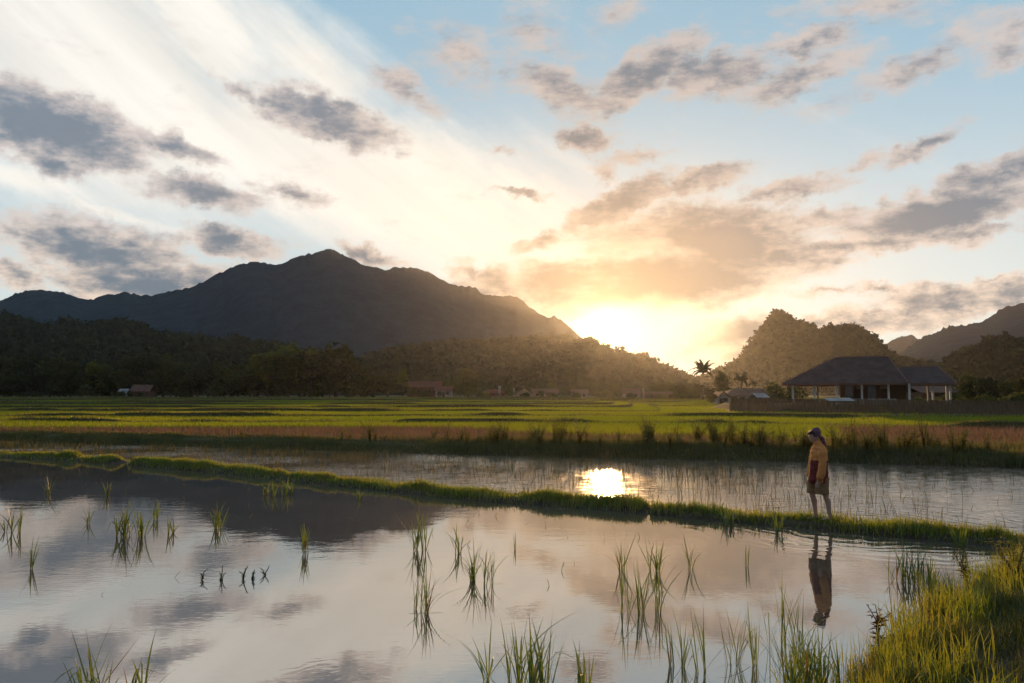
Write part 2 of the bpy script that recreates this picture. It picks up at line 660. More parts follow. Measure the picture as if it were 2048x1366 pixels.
# ------------------------------------------------------------------ water of the two flooded paddies
def mat_water(name, mud, ripple, rough, ruffled=None):
    m, t = new_mat(name)
    co = objco(t)
    mp = node(t, 'ShaderNodeMapping')
    t.links.new(co, mp.inputs[0])
    mp.inputs['Scale'].default_value = (1.0, 1.6, 1.0)
    n = noise(t, mp.outputs[0], 2.2, 3.0, 0.5)
    nf = noise(t, mp.outputs[0], 9.0, 2.0, 0.5)
    # gusts: some patches of the surface are more ruffled than others
    gust = noise(t, co, 0.22, 3.0, 0.5).step(0.38, 0.66, 0.25, 1.0)
    h = (n * 0.7 + nf * 0.25) * gust * ripple
    h = rings(t, co, h)
    bp = node(t, 'ShaderNodeBump')
    bp.inputs['Strength'].default_value = 1.0
    bp.inputs['Distance'].default_value = 1.0
    setin(t, bp, 'Height', h)
    d = node(t, 'ShaderNodeBsdfDiffuse')
    nm = noise(t, co, 0.5, 4.0, 0.6)
    setin(t, d, 'Color', mixc(t, nm.step(0.3, 0.7), mud, tuple(c * 1.5 for c in mud)))
    g = node(t, 'ShaderNodeBsdfGlossy', distribution='GGX')
    g.inputs['Roughness'].default_value = rough
    if ruffled:      # cat's paws: calm and ruffled patches side by side
        sx_ = node(t, 'ShaderNodeSeparateXYZ')
        t.links.new(co, sx_.inputs[0])
        sx = N(t, sx_.outputs[0])      # the far end lies in the lee of the trees
        m3 = node(t, 'ShaderNodeMapping')
        t.links.new(co, m3.inputs[0])
        m3.inputs['Scale'].default_value = (1.0, 2.2, 1.0)
        setin(t, g, 'Roughness', noise(t, m3.outputs[0], 1.7, 5.0, 0.65).step(0.36, 0.64) * sx.step(-13, 1, 0.02, ruffled - rough) + rough)
    g.inputs['Color'].default_value = (0.96, 0.95, 0.93, 1)
    t.links.new(bp.outputs[0], g.inputs['Normal'])
    fr = node(t, 'ShaderNodeFresnel')
    fr.inputs['IOR'].default_value = WATER_IOR
    t.links.new(bp.outputs[0], fr.inputs['Normal'])
    mx = node(t, 'ShaderNodeMixShader')
    t.links.new(fr.outputs[0], mx.inputs[0])
    t.links.new(d.outputs[0], mx.inputs[1]); t.links.new(g.outputs[0], mx.inputs[2])
    t.links.new(mx.outputs[0], node(t, 'ShaderNodeOutputMaterial').inputs[0])
    return m


WATER_IOR = 6.5
PERSON = Vector((0, 0, 0)); PERSON.x, PERSON.y = on_z(1643, 1035, 0.16).xy


def rings(t, co, h):
    """rings running out from where the walker's step has stirred the bund's edge"""
    for (cx, cy), amp, wl, r0, r1 in (((PERSON.x + 1.0, PERSON.y + 0.35), 0.0022, 0.34, 0.5, 4.6),
                                      ((PERSON.x + 0.2, PERSON.y - 0.5), 0.0007, 0.2, 0.2, 2.6),
                                      ((-1.69, 6.86), 0.00018, 0.14, 0.0, 0.5)):
        mp = node(t, 'ShaderNodeVectorMath', operation='DISTANCE')
        t.links.new(co, mp.inputs[0])
        mp.inputs[1].default_value = (cx, cy, 0)
        r = N(t, mp.outputs['Value'])
        wob = noise(t, co, 0.9, 3.0, 0.55) * 1.1
        fade = r.step(r0, r0 + 0.5) * r.step(r1 * 0.35, r1, 1.0, 0.0)
        h = h + ((r + wob) * (2 * math.pi / wl)).f('SINE') * fade * amp
    return h


def sheet(name, lo, hi, z, mat, x0, x1, n=160):
    xs = np.linspace(x0, x1, n)
    v = np.concatenate([np.stack([xs, lo(xs), xs * 0 + z], -1), np.stack([xs, np.maximum(hi(xs), lo(xs) + .01), xs * 0 + z], -1)])
    i = np.arange(n - 1)
    f = np.stack([i, i + 1, i + n + 1, i + n], -1)
    return put(name, mesh_np(name, v, f, [mat]))


struct(sheet('paddy_water', lambda x: x * 0 - 25, lambda x: BUND(x), 0.0,
             mat_water('near_paddy_water', (0.060, 0.050, 0.040), 0.0028, 0.015), -90, 60))
struct(sheet('flooded_paddy_water', lambda x: BUND(x), lambda x: BANK(x) + 0.4, 0.0,
             mat_water('far_paddy_water', (0.075, 0.055, 0.036), 0.034, 0.03, 0.22), -90, 60))

# ------------------------------------------------------------------ the near bund: a low earth wall with two breaches
MAT_MUD = mat_plain('wet_earth', (0.030, 0.022, 0.013), (0.065, 0.048, 0.028), 2.5, 0.8, 0.8, 9.0)
GAPS = [(on_z(288, 921, 0).x, 0.55), (on_z(1282, 1006, 0).x, 0.09)]


def bund_h(x):
    h = 0.115 + 0.035 * vnoise(x / 1.7, x * 0, 3, 3)
    for gx, w in GAPS:
        h = h * smooth01((np.abs(x - gx) - w * 0.4) / (w * 0.9)) - 0.04 * (np.abs(x - gx) < w * 0.6)
    return h


def bund_mesh():
    xs = np.linspace(-70, 22, 900)
    prof = [(-0.56, -0.30), (-0.40, 0.0), (-0.30, 0.55), (-0.16, 0.92), (0.0, 1.0), (0.16, 0.93), (0.30, 0.55), (0.40, 0.0), (0.56, -0.30)]
    cy_ = BUND(xs)
    sl = np.gradient(cy_, xs)
    nx, ny = -sl / np.hypot(1, sl), 1 / np.hypot(1, sl)
    h = bund_h(xs)
    V = []
    for j, (o, hh) in enumerate(prof):
        w = o * (1.0 + 0.22 * vnoise(xs / 1.1 + j * .15, xs * 0 + (1 if o > 0 else 5), 9, 3))
        z = np.where(hh >= 0, hh * h, -0.30) + 0.03 * vnoise(xs * 3, xs * 0 + j, 21, 2) * (0 < hh)
        V.append(np.stack([xs + nx * w, cy_ + ny * w, z], -1))
    V = np.array(V)
    k, n = V.shape[:2]
    a, b_ = np.meshgrid(np.arange(n - 1), np.arange(k - 1))
    q = (b_ * n + a).ravel()
    return mesh_np('earth_bund', V.reshape(-1, 3), np.stack([q, q + 1, q + n + 1, q + n], -1), [MAT_MUD], True)


struct(put('earth_bund', bund_mesh()))


# the near grassy verge at the right
def verge_d(x, y):
    """signed distance inside the verge (positive on land)"""
    px, py = np.array([p[0] for p in VERGE]), np.array([p[1] for p in VERGE])
    edge_x = np.interp(y, py, px, left=px[0] - 0.6, right=px[-1])
    edge_x = edge_x + 0.25 * vnoise(y * 0.9, y * 0 + 2, 31, 3)
    return (x - edge_x) * 0.72


def verge_z(x, y):
    d = verge_d(x, y)
    return np.where(d > 0, 0.02 + 0.42 * (1 - np.exp(-np.clip(d, 0, None) / 1.1)), 0.02 + d * 0.6) + 0.03 * vnoise(x * 2, y * 2, 41, 3)


vx, vy = np.meshgrid(np.linspace(1.2, 26, 110), np.linspace(-6, 12.9, 110))
vz = np.maximum(verge_z(vx, vy), -0.28)
vv = np.stack([vx, vy, vz], -1).reshape(-1, 3)
a, b_ = np.meshgrid(np.arange(109), np.arange(109))
q = (b_ * 110 + a).ravel()
struct(put('grassy_verge_ground', mesh_np('grassy_verge_ground', vv, np.stack([q, q + 1, q + 111, q + 110], -1), [MAT_MUD], True)))


# ------------------------------------------------------------------ hills and mountains
def mat_hill(name, c1, c2, scale, bump, dist):
    m, t = new_mat(name)
    co = objco(t)
    n = noise(t, co, scale, 6.0, 0.65)
    n2 = noise(t, co, scale * 6, 4.0, 0.7)
    b = node(t, 'ShaderNodeBsdfDiffuse')
    setin(t, b, 'Color', mixc(t, (n * 0.6 + n2 * 0.4).step(0.4, 0.6), c1, c2))
    bp = node(t, 'ShaderNodeBump')
    bp.inputs['Strength'].default_value = bump
    bp.inputs['Distance'].default_value = dist
    setin(t, bp, 'Height', n * 0.5 + n2)
    t.links.new(bp.outputs[0], b.inputs['Normal'])
    t.links.new(b.outputs[0], node(t, 'ShaderNodeOutputMaterial').inputs[0])
    return m


def hill(name, sil, d, front, back, mat, power=1.0, spur=0.12, rough=0.0, nx=260, nv=40, seed=1, foot=0.0):
    """a ridge whose crest stands d metres away, with a real front and back slope and spurs; returns surface sampler"""
    xs_px = np.linspace(sil[0][0], sil[-1][0], nx)
    ys_px = np.interp(xs_px, [p[0] for p in sil], [p[1] for p in sil])
    dd = d * (1 + 0.05 * np.sin(np.linspace(0, 5, nx) + seed))
    crest = np.array([at_d(a, b, c) for a, b, c in zip(xs_px, ys_px, dd)])
    jag = rough * vnoise(np.arange(nx) / 2.0, np.zeros(nx), seed, 3)
    vvals = np.concatenate([-np.linspace(1, 0, nv) ** 1.0, np.linspace(0, 1, nv // 2)[1:]])   # -1 front foot, 0 crest, 1 back foot
    V = np.zeros((len(vvals), nx, 3))
    for i, s in enumerate(vvals):
        run = front if s < 0 else back
        off = s * run
        k = 1 - np.abs(s)
        prof = k ** power
        sp = spur * 4 * k * (1 - k) * vnoise(crest[:, 0] / (front * 0.22) + s * 0.8, np.full(nx, s * 2.2), seed + 5, 4)
        V[i, :, 0] = crest[:, 0] * (1 + off / dd)
        V[i, :, 1] = crest[:, 1] + off
        V[i, :, 2] = foot + (crest[:, 2] - foot) * np.clip(prof + sp, 0, 0.995 if s else 1.0) + jag * k ** 9
    V[..., 2] = np.maximum(V[..., 2], foot - 3)
    n = nx
    a, b_ = np.meshgrid(np.arange(n - 1), np.arange(len(vvals) - 1))
    q = (b_ * n + a).ravel()
    o = put(name, mesh_np(name, V.reshape(-1, 3), np.stack([q, q + 1, q + n + 1, q + n], -1), [mat], True))
    struct(o)
    return V


FOREST_DARK = mat_hill('forest_slope', (0.012, 0.020, 0.010), (0.040, 0.055, 0.022), 0.03, 1.0, 8.0)
FOREST_HAZE_TINT = mat_hill('far_forest_haze_tint', (0.012, 0.029, 0.044), (0.022, 0.046, 0.062), 0.03, 0.5, 7.0)  # green forest with the blue of distant haze painted into its base colour
SIL_BIG = [(-420, 700), (-200, 650), (-60, 612), (0, 600), (40, 583), (95, 580), (140, 588), (175, 600), (215, 590), (250, 585), (300, 592), (390, 572), (430, 550),
           (470, 532), (500, 525), (530, 525), (550, 532), (600, 512), (640, 503), (660, 497), (680, 505), (720, 527), (770, 540),
           (790, 534), (830, 536), (860, 545), (900, 568), (950, 575), (970, 590), (1035, 593), (1060, 615), (1095, 635),
           (1110, 632), (1130, 645), (1160, 672), (1200, 706), (1260, 748), (1350, 792)]
SIL_LOW_L = [(-420, 640), (-200, 628), (0, 643), (50, 655), (100, 663), (160, 655), (250, 657), (300, 672), (350, 685), (420, 690), (480, 692),
             (560, 705), (650, 720), (720, 738), (800, 775), (860, 793)]
SIL_MID = [(640, 792), (700, 738), (760, 715), (830, 703), (900, 697), (1000, 692), (1060, 688), (1130, 686), (1180, 694), (1220, 712),
           (1260, 719), (1290, 726), (1330, 746), (1390, 772), (1450, 793)]
SIL_KARST = [(1340, 793), (1385, 778), (1410, 764), (1440, 749), (1470, 738), (1490, 718), (1497, 702), (1515, 678), (1535, 653), (1545, 636), (1555, 633),
             (1575, 644), (1600, 653), (1620, 661), (1640, 671), (1655, 664), (1690, 660), (1710, 663), (1735, 676), (1760, 694),
             (1775, 714), (1800, 729), (1850, 738), (1880, 746), (1940, 775), (1990, 793)]
SIL_FAR_R = [(1690, 790), (1740, 708), (1770, 688), (1800, 674), (1825, 670), (1860, 690), (1930, 740), (1990, 790)]
SIL_RIGHT = [(1740, 780), (1780, 722), (1800, 706), (1850, 671), (1900, 651), (1960, 646), (2000, 620), (2048, 603), (2150, 560), (2300, 590), (2500, 690)]
SIL_NEAR_R = [(1800, 793), (1850, 772), (1885, 748), (1910, 726), (1940, 712), (1980, 698), (2020, 692), (2048, 697), (2200, 668), (2380, 690), (2500, 740)]
hill('mountain', SIL_BIG, 1900, 560, 240, FOREST_HAZE_TINT, 0.85, 0.07, 4.0, 520, 60, 2)
hill('mountain', SIL_FAR_R, 1950, 450, 200, FOREST_HAZE_TINT, 0.8, 0.06, 4.0, 120, 30, 12)
hill('mountain', SIL_RIGHT, 1500, 600, 450, FOREST_HAZE_TINT, 0.8, 0.10, 5.0, 260, 40, 9)
V_LOW = hill('hill', SIL_LOW_L, 1050, 400, 300, FOREST_DARK, 0.8, 0.10, 1.0, 260, 40, 4)
V_MID = hill('hill', SIL_MID, 1250, 420, 250, FOREST_DARK, 0.75, 0.08, 1.0, 260, 40, 6)
V_KARST = hill('hill', SIL_KARST, 1050, 260, 260, FOREST_DARK, 0.55, 0.06, 1.5, 260, 50, 7)
V_NEAR = hill('hill', SIL_NEAR_R, 620, 200, 200, FOREST_DARK, 0.75, 0.06, 0.5, 180, 40, 8)

# ------------------------------------------------------------------ grass, crops: real blades
MAT_GRASS = mat_leaf('bund_grass_leaf', (0.095, 0.140, 0.018), (0.155, 0.17, 0.028), 0.58, scale=0.9, dry=(0.16, 0.13, 0.05), trc=(1.8, 1.6, 0.5))
MAT_VERGE = mat_leaf('verge_grass_leaf', (0.040, 0.060, 0.012), (0.075, 0.085, 0.018), 0.42, scale=1.6, dry=(0.15, 0.105, 0.04))
MAT_RICE = mat_leaf('rice_leaf', (0.105, 0.165, 0.012), (0.16, 0.19, 0.016), 0.6, scale=0.035, gloss=0.03)
MAT_BANK = mat_leaf('bank_grass_leaf', (0.045, 0.056, 0.013), (0.085, 0.085, 0.022), 0.5, scale=0.5, dry=(0.14, 0.11, 0.05), trc=(2.1, 1.8, 0.7))
MAT_FALLOW = mat_leaf('fallow_grass_leaf', (0.150, 0.100, 0.072), (0.190, 0.135, 0.10), 0.35, scale=0.3, gloss=0.0, dry=(0.12, 0.11, 0.04), trc=(1.2, 1.0, .8))
MAT_SEED = mat_leaf('seedling_leaf', (0.075, 0.070, 0.022), (0.11, 0.090, 0.035), 0.4, scale=0.5, gloss=0.03)


def blades(pts, h, w, lean=0.35, seg=2, bend=0.5):
    """thin tapering blades, 1 triangle (seg=1) or 3 triangles (seg=2) each"""
    n = len(pts)
    ang = RNG.uniform(0, 2 * np.pi, n)
    face = RNG.normal(0, 0.9, n)                       # blade width direction
    wx, wy = np.cos(face) * w * 0.5, np.sin(face) * w * 0.5
    ln = np.abs(RNG.normal(0, lean, n))
    lx, ly = np.cos(ang) * ln * h, np.sin(ang) * ln * h
    p = pts
    tip = p + np.stack([lx, ly, h * np.sqrt(np.clip(1 - ln * ln * .5, .2, 1))], -1)
    W = np.stack([wx, wy, np.zeros(n)], -1)
    if seg == 1:
        V = np.stack([p - W, p + W, tip], 1)
        T = np.array([[0, 1, 2]])
    else:
        mid = p + np.stack([lx * (0.5 - .3 * bend), ly * (0.5 - .3 * bend), h * 0.58], -1)
        V = np.stack([p - W, p + W, mid - W * .8, mid + W * .8, tip], 1)
        T = np.array([[0, 1, 3], [0, 3, 2], [2, 3, 4]])
    k = V.shape[1]
    Fc = (np.arange(n)[:, None, None] * k + T[None]).reshape(-1, 3)
    return V.reshape(-1, 3), Fc


def blade_obj(name, pts, h, w, mat, lean=0.35, seg=2, bend=0.5):
    v, f = blades(pts, h, w, lean, seg, bend)
    return put(name, mesh_np(name, v, f, [mat]))


# grass along the near bund
def bund_points(n):
    x = RNG.uniform(-46, 14, n)
    u = np.clip(RNG.normal(0, 0.21, n), -0.47, 0.47)
    cl = vnoise(x * 1.3, u * 3 + 7, 51, 3)
    ex = np.ones(n)
    for gx, gw in GAPS:
        ex *= (np.abs(x - gx) > gw * 0.9)
    keep = (cl > RNG.uniform(-0.65, 0.6, n)) & (ex > 0)
    x, u, cl = x[keep], u[keep], cl[keep]
    sl = (BUND(x + .05) - BUND(x - .05)) / 0.1
    nx, ny = -sl / np.hypot(1, sl), 1 / np.hypot(1, sl)
    hh = bund_h(x) * (1 - (np.abs(u) / 0.44) ** 2.2)
    px, py = x + nx * u, BUND(x) + ny * u
    dp = np.hypot(px - PERSON.x, py - PERSON.y)
    h = (0.055 + 0.12 * np.clip(cl + 0.45, 0, 1.3)) * RNG.uniform(0.5, 1.7, len(x)) * np.where(dp < 0.16, 0.7, 1.0)
    return np.stack([px, py, np.maximum(hh, -0.02) - 0.02], -1), h


p, h = bund_points(120000)
stuff(blade_obj('bund_grass', p, h, 0.010 + 0.00035 * p[:, 1], MAT_GRASS, 0.45), 'short green grass covering the low earth bund between the paddies', 'grass')

# near verge
n = 190000
x = RNG.uniform(2.0, 12.5, n); y = RNG.uniform(4.8, 12.8, n)
d_ = verge_d(x, y)
cl = vnoise(x * 1.4, y * 1.4, 61, 3)
keep = (d_ > -0.12) & (x / y < 0.80) & (cl > RNG.uniform(-1.0, 0.5, n))
x, y, cl, d_ = x[keep], y[keep], cl[keep], d_[keep]
h = (0.06 + 0.12 * np.clip(cl + .5, 0, 1.4)) * RNG.uniform(0.5, 1.7, len(x))
stuff(blade_obj('verge_grass', np.stack([x, y, np.maximum(verge_z(x, y), -0.02) - .02], -1), h, 0.0065, MAT_VERGE, 0.62),
      'dense tangled green grass on the near bank beside the water', 'grass')
# taller clumps at the verge's water line
cx = []
for _ in range(60):
    t_ = random.uniform(0.05, 1)
    yy = 5.0 + t_ * 7.3
    ex = np.interp(yy, [q_[1] for q_ in VERGE], [q_[0] for q_ in VERGE])
    m_ = random.randint(30, 70)
    cx.append(np.stack([ex + RNG.normal(0.25, 0.35) + RNG.normal(0, 0.09, m_), yy + RNG.normal(0, 0.09, m_), np.zeros(m_)], -1))
p = np.concatenate(cx)
p[:, 2] = np.maximum(verge_z(p[:, 0], p[:, 1]), -.03)
stuff(blade_obj('verge_edge_grass', p, RNG.uniform(.16, .42, len(p)), 0.008, MAT_GRASS, 0.35),
      'taller grass clumps fringing the water edge of the near bank', 'grass')

# sparse seedlings in the flooded paddy behind the bund
n = 150000
x = RNG.uniform(-34, 22, n)
y = RNG.uniform(10, 46, n)
cl = vnoise(x * 0.5, y * 0.5, 71, 3)
s_ = (y - BUND(x)) / np.maximum(BANK(x) - BUND(x), .1)
dens = np.clip(0.85 - (x + 6) * 0.045, 0.12, 0.9) * (0.35 + 0.65 * smooth01((s_ - 0.15) / 0.6)) + 0.38 * np.exp(-((x - 4.5) / 3.0) ** 2)
keep = (y > BUND(x) + 0.7) & (y < BANK(x) + .1) & (cl * 0.5 + 0.5 > RNG.uniform(0.1, 1.0, n)) & (RNG.uniform(0, 1, n) < dens)
x, y = x[keep], y[keep]
h = RNG.uniform(0.06, 0.30, len(x)) * np.where((x > 0) & (x < 9), 1.35, np.where(x < -4, 1.25, 1.0))
stuff(blade_obj('rice_seedlings', np.stack([x, y, x * 0 - .02], -1), h, 0.006 + 0.00030 * y, MAT_SEED, 0.4),
      'thin brownish rice seedlings scattered over the flooded paddy behind the bund', 'seedlings')
# low duckweed-like specks of floating stalks are part of the same growth in the near paddy
n = 2600
x = RNG.uniform(-20, 6, n); y = RNG.uniform(9, 32, n)
keep = (y < BUND(x) - 0.6) & (y > BUND(x) - RNG.gamma(1.6, 2.2, n)) & (x < 2.5)
x, y = x[keep], y[keep]
stuff(blade_obj('floating_stalks', np.stack([x, y, x * 0 + .004], -1), RNG.uniform(.03, .14, len(x)), 0.010, MAT_SEED, 1.0),
      'tiny broken stalks poking out of the near water along the bund', 'stalks')

# rough growth of the bank
n = 130000
x = RNG.uniform(-46, 32, n)
u = RNG.uniform(-0.1, 3.2, n) ** 1.15
cl = vnoise(x * 0.45, u * 0.7, 81, 4)
bushy = vnoise(x * 0.8, u * 1.1 + 40, 85, 3)
keep = (cl > RNG.uniform(-1.1, 0.4, n)) & (RNG.uniform(0, 1, n) < np.where(u > 1.8, .45, 1))
x, u, cl, bushy = x[keep], u[keep], cl[keep], bushy[keep]
y = BANK(x) + u
z = np.interp(u, [-.25, .55, 1.5, 9], [-.1, .26, TOP, TOP])
tall = 0.5 + 0.5 * smooth01((x + 4) / 7.0)
h = (0.16 + 0.42 * np.clip(cl + .35, 0, 1.2)) * RNG.uniform(.5, 1.4, len(x)) * tall * (0.75 + 0.9 * np.clip(bushy, 0, 1) * smooth01((x + 3) / 5))
stuff(blade_obj('bank_grass', np.stack([x, y, z - .03], -1), h, 0.012 + 0.0004 * y, MAT_BANK, 0.4),
      'rough dark grass and weeds overgrowing the bank behind the flooded paddy', 'grass')

# fallow strip on the terrace behind the bank
n = 70000
x = RNG.uniform(-42, 40, n)
y = RNG.uniform(24, 58, n)
cl = vnoise(x / 14.0, y / 4.0, 91, 3)
keep = (y > BANK(x) + 1.2) & (y < edge_y(0, x) - 1) & (np.abs(x) < y * .75)
x, y, cl = x[keep], y[keep], cl[keep]
s_ = (y - BANK(x)) / (edge_y(0, x) - BANK(x))
centre = np.where(x < 4, np.exp(-((x + 9) / 12.0) ** 2), smooth01((x - 15) / 6) * 1.2 + 0.25)
fallow = (s_ + cl * 0.22) < 0.18 + 0.50 * centre
FALLOW = (x, y, fallow)
z = ground_z_arr(x[fallow], y[fallow])
k = fallow.sum()
stuff(blade_obj('fallow_grass', np.stack([x[fallow], y[fallow], z], -1), RNG.uniform(.15, .38, k), 0.02 + 0.0006 * y[fallow], MAT_FALLOW, .5, 1),
      'dry pinkish seeding grass on the fallow strip behind the bank', 'grass')


def rice_field(lo, hi, n, xlim, label, hgt=0.42, exclude=None):
    x = RNG.uniform(-xlim, xlim, n)
    y0, y1 = lo(x), hi(x)
    y = y0 + (y1 - y0) * RNG.uniform(0, 1, n)
    keep = (y1 > y0 + .2) & (np.abs(x) < y * .80 + 3)
    if exclude is not None:
        keep &= ~exclude(x, y)
    x, y = x[keep], y[keep]
    z = ground_z_arr(x, y)
    cl = vnoise(x / 9.0, y / 5.0, 101, 3)
    h = hgt * (0.85 + 0.25 * cl) * RNG.uniform(0.65, 1.15, len(x))
    w = 0.020 + 0.00085 * y
    stuff(blade_obj('rice_crop', np.stack([x, y, z - .02], -1), h, w, MAT_RICE, .28, 1), label, 'rice')


def fallow_at(x, y):
    s_ = (y - BANK(x)) / (edge_y(0, x) - BANK(x))
    cl = vnoise(x / 14.0, y / 4.0, 91, 3)
    centre = np.where(x < 4, np.exp(-((x + 9) / 12.0) ** 2), smooth01((x - 15) / 6) * 1.2 + 0.25)
    return (s_ + cl * 0.22) < 0.16 + 0.50 * centre


def compound(x, y):
    """yard behind the bamboo fence carries no crop"""
    fy = 95 + (x - 26.5) * (75 - 95) / (49 - 26.5)
    return (x > 26.0 + np.maximum(y - 95, 0) * .26) & (y > fy - 2.2) & (y < 175)


ORD = ['first', 'second', 'third', 'fourth', 'fifth', 'sixth', 'seventh', 'eighth', 'ninth', 'tenth']
rice_field(lambda x: BANK(x) + 2.0, lambda x: edge_y(0, x) - .7, 90000, 46, 'yellow-green young rice on the first terrace behind the bank', 0.36, fallow_at)
for k in range(len(EDGES)):
    d0 = EDGES[k][0]
    d1 = EDGES[k + 1][0] if k + 1 < len(EDGES) else 330
    n = int(62000 * (60.0 / d0) ** 0.35)
    hi = (lambda x, k=k: edge_y(k + 1, x) - 0.9) if k + 1 < len(EDGES) else (lambda x: x * 0 + 325.0 + 60 * smooth01((x - 16) / 12.0))
    rice_field(lambda x, k=k, g=0.5 + d0 * .004: edge_y(k, x) + g, hi, n, d0 * .85 + 25,
               'bright green rice on the %s terrace counted back from the bank' % ORD[k + 1], 0.32, compound)
# weedy strips that grow along the terrace edges
for k in range(len(EDGES)):
    d0 = EDGES[k][0]
    n = 9000
    x = RNG.uniform(-d0 * .8 - 10, d0 * .8 + 10, n)
    g = 0.35 + d0 * .004
    y = edge_y(k, x) + RNG.uniform(-1, .5, n) * g
    cl = vnoise(x / (d0 * .05), x * 0 + k, 111, 3)
    h = (0.10 + 0.16 * np.clip(cl + .2, 0, 1) * (1 + d0 / 150)) * RNG.uniform(.5, 1.4, n)
    keep = ~compound(x, y)
    x, y, h = x[keep], y[keep], h[keep]
    stuff(blade_obj('terrace_edge_grass', np.stack([x, y, ground_z_arr(x, y) - .03], -1), h, 0.03 + .0009 * y, MAT_BANK, .5, 1),
          'dark weeds along the low edge of the %s rice terrace' % ORD[k + 1], 'grass')

# ------------------------------------------------------------------ rice tufts standing in the near water
MAT_TUFT = mat_leaf('rice_tuft_leaf', (0.055, 0.100, 0.014), (0.105, 0.135, 0.020), 0.5, scale=3.0, gloss=0.06, trc=(1.8, 1.6, 0.5))
MAT_TUFT_DRY = mat_leaf('rice_leaf_dry', (0.15, 0.075, 0.03), (0.17, 0.10, 0.04), 0.35, scale=3.0)


def ribbon(kind):
    """a leaf of unit height, growing from the origin along +z and arching towards +x"""
    segs = 7
    v, f = [], []
    bend = [0.03, 0.10, 0.20, 0.32, 0.5, 0.08, 0.16][kind % 7]
    for i in range(segs + 1):
        s = i / segs
        px = bend * s * s * (1.6 if kind == 4 else 1.0) + 0.03 * s
        pz = s - 0.35 * bend * s ** 3
        if kind == 6 and s > 0.62:             # kinked leaf
            px += (s - 0.62) * 0.9
            pz -= (s - 0.62) * 1.1
        w = (0.55 + 0.9 * s) if s < 0.3 else 0.82 * (1 - ((s - 0.3) / 0.7) ** 1.6) + 0.03
        w *= 0.5
        v += [(px, -w, pz), (px - 0.35 * w * 0.02, 0, pz), (px, w, pz)]
    for i in range(segs):
        a = i * 3
        f += [(a, a + 1, a + 4, a + 3), (a + 1, a + 2, a + 5, a + 4)]
    return np.array(v), np.array(f)


LEAF_ME = []
for kd in range(7):
    v, f = ribbon(kd)
    for mt in (MAT_TUFT, MAT_TUFT_DRY):
        LEAF_ME.append(mesh_np('leaf', v, f, [mt], True))


def leaf_child(parent, loc, hgt, width, az, lean, kind, dry=False, roll=0.0):
    o = bpy.data.objects.new('leaf', LEAF_ME[(kind % 7) * 2 + (1 if dry else 0)])
    COL.objects.link(o)
    o.parent = parent
    o.location = loc
    o.rotation_euler = (Matrix.Rotation(az, 3, 'Z') @ Matrix.Rotation(lean, 3, 'Y') @ Matrix.Rotation(roll, 3, 'Z')).to_euler()
    o.scale = (hgt, width, hgt)
    return o


def rice_tuft(px, py, hpx, nb, spread, label, group=None, lean=0.22, extra=None, wpx=4.2):
    base = on_z(px, py, 0.0)
    d = base.y
    hm = hpx / F * d
    r = random.Random(int(px * 31 + py * 7))
    root = put('rice_tuft', None, None, (base.x, base.y, -0.02))
    tag(root, label, 'rice plant', group)
    nb = int(nb * 1.5)
    stems = max(1, nb // 5)
    cs = [(r.gauss(0, spread), r.gauss(0, spread * 0.8)) for _ in range(stems)]
    for i in range(nb):
        sx, sy = cs[i % stems]
        az = r.uniform(0, 2 * math.pi)
        le = abs(r.gauss(0, lean)) * (0.5 + 0.5 * r.random())
        hh = hm * r.uniform(0.55, 1.08)
        w = max(0.009, wpx / F * d * 0.62) * r.uniform(0.7, 1.2)
        leaf_child(root, (sx + r.gauss(0, .012), sy + r.gauss(0, .012), 0), hh, w, az, le, r.choice([0, 0, 1, 1, 5, 2, 2, 3, 3, 4, 6]), r.random() < 0.05,
                   r.uniform(-.9, .9))
    for e in (extra or []):
        if e[0] == 'flat':        # a leaf lying on the water
            leaf_child(root, (cs[0][0], cs[0][1], 0.024), e[1], 0.011, e[2], math.radians(86), 1, False)
        elif e[0] == 'kink':
            leaf_child(root, (cs[-1][0], cs[-1][1], 0), e[1], 0.010, e[2], 0.35, 6, False)
        elif e[0] == 'dry':
            leaf_child(root, (cs[-1][0], cs[-1][1], 0), e[1], 0.010, e[2], e[3], 3, True)
    return root


G_FAR = 'rice tufts dotting the water below the bund'
L_FAR = 'small sparse rice tuft in the mountain reflection just below the bund'
for (px, py, hp) in ((96, 992, 45), (214, 994, 36), (526, 989, 32), (548, 992, 34), (565, 990, 40), (583, 988, 30), (724, 999, 26)):
    rice_tuft(px, py, hp, 8, .06, L_FAR, G_FAR)
G_MID = 'thin rice tufts in the cloud reflection'
L_MID = 'slim rice tuft standing in the pale cloud reflection of the near paddy'
for (px, py, hp, nb) in ((174, 1047, 45, 6), (309, 1040, 52, 8), (336, 1067, 42, 4), (347, 1068, 52, 5), (924, 1108, 66, 9), (1246, 1140, 88, 10),
                         (1389, 1135, 76, 7), (1307, 1142, 78, 12), (1041, 1100, 40, 3)):
    rice_tuft(px, py, hp, nb, .05, L_MID, G_MID)
G_GRP = 'rice tufts in the close row'
for (px, py, hp, nb) in ((241, 1074, 80, 13), (256, 1071, 66, 9), (274, 1074, 76, 13)):
    rice_tuft(px, py, hp, nb, .05, 'dense rice tuft in a close row of three in grey cloud reflection', G_GRP)
rice_tuft(29, 1064, 58, 12, .09, 'wide rice tuft with splayed leaves where the low mountain ridge reflects', None, .3)
rice_tuft(62, 1139, 78, 6, .05, 'loose rice tuft with long arching stalk over blue reflection', None, .35, [('kink', .5, 2.2)])
rice_tuft(441, 1057, 60, 15, .06, 'fan shaped rice tuft at the edge of the mountain reflection')
rice_tuft(608, 1105, 66, 11, .03, 'narrow upright rice tuft under the reflected mountain peak', None, .12)
rice_tuft(843, 1099, 88, 18, .10, 'double rice tuft with spreading leaves beyond the flat-leaf tuft', None, .25)
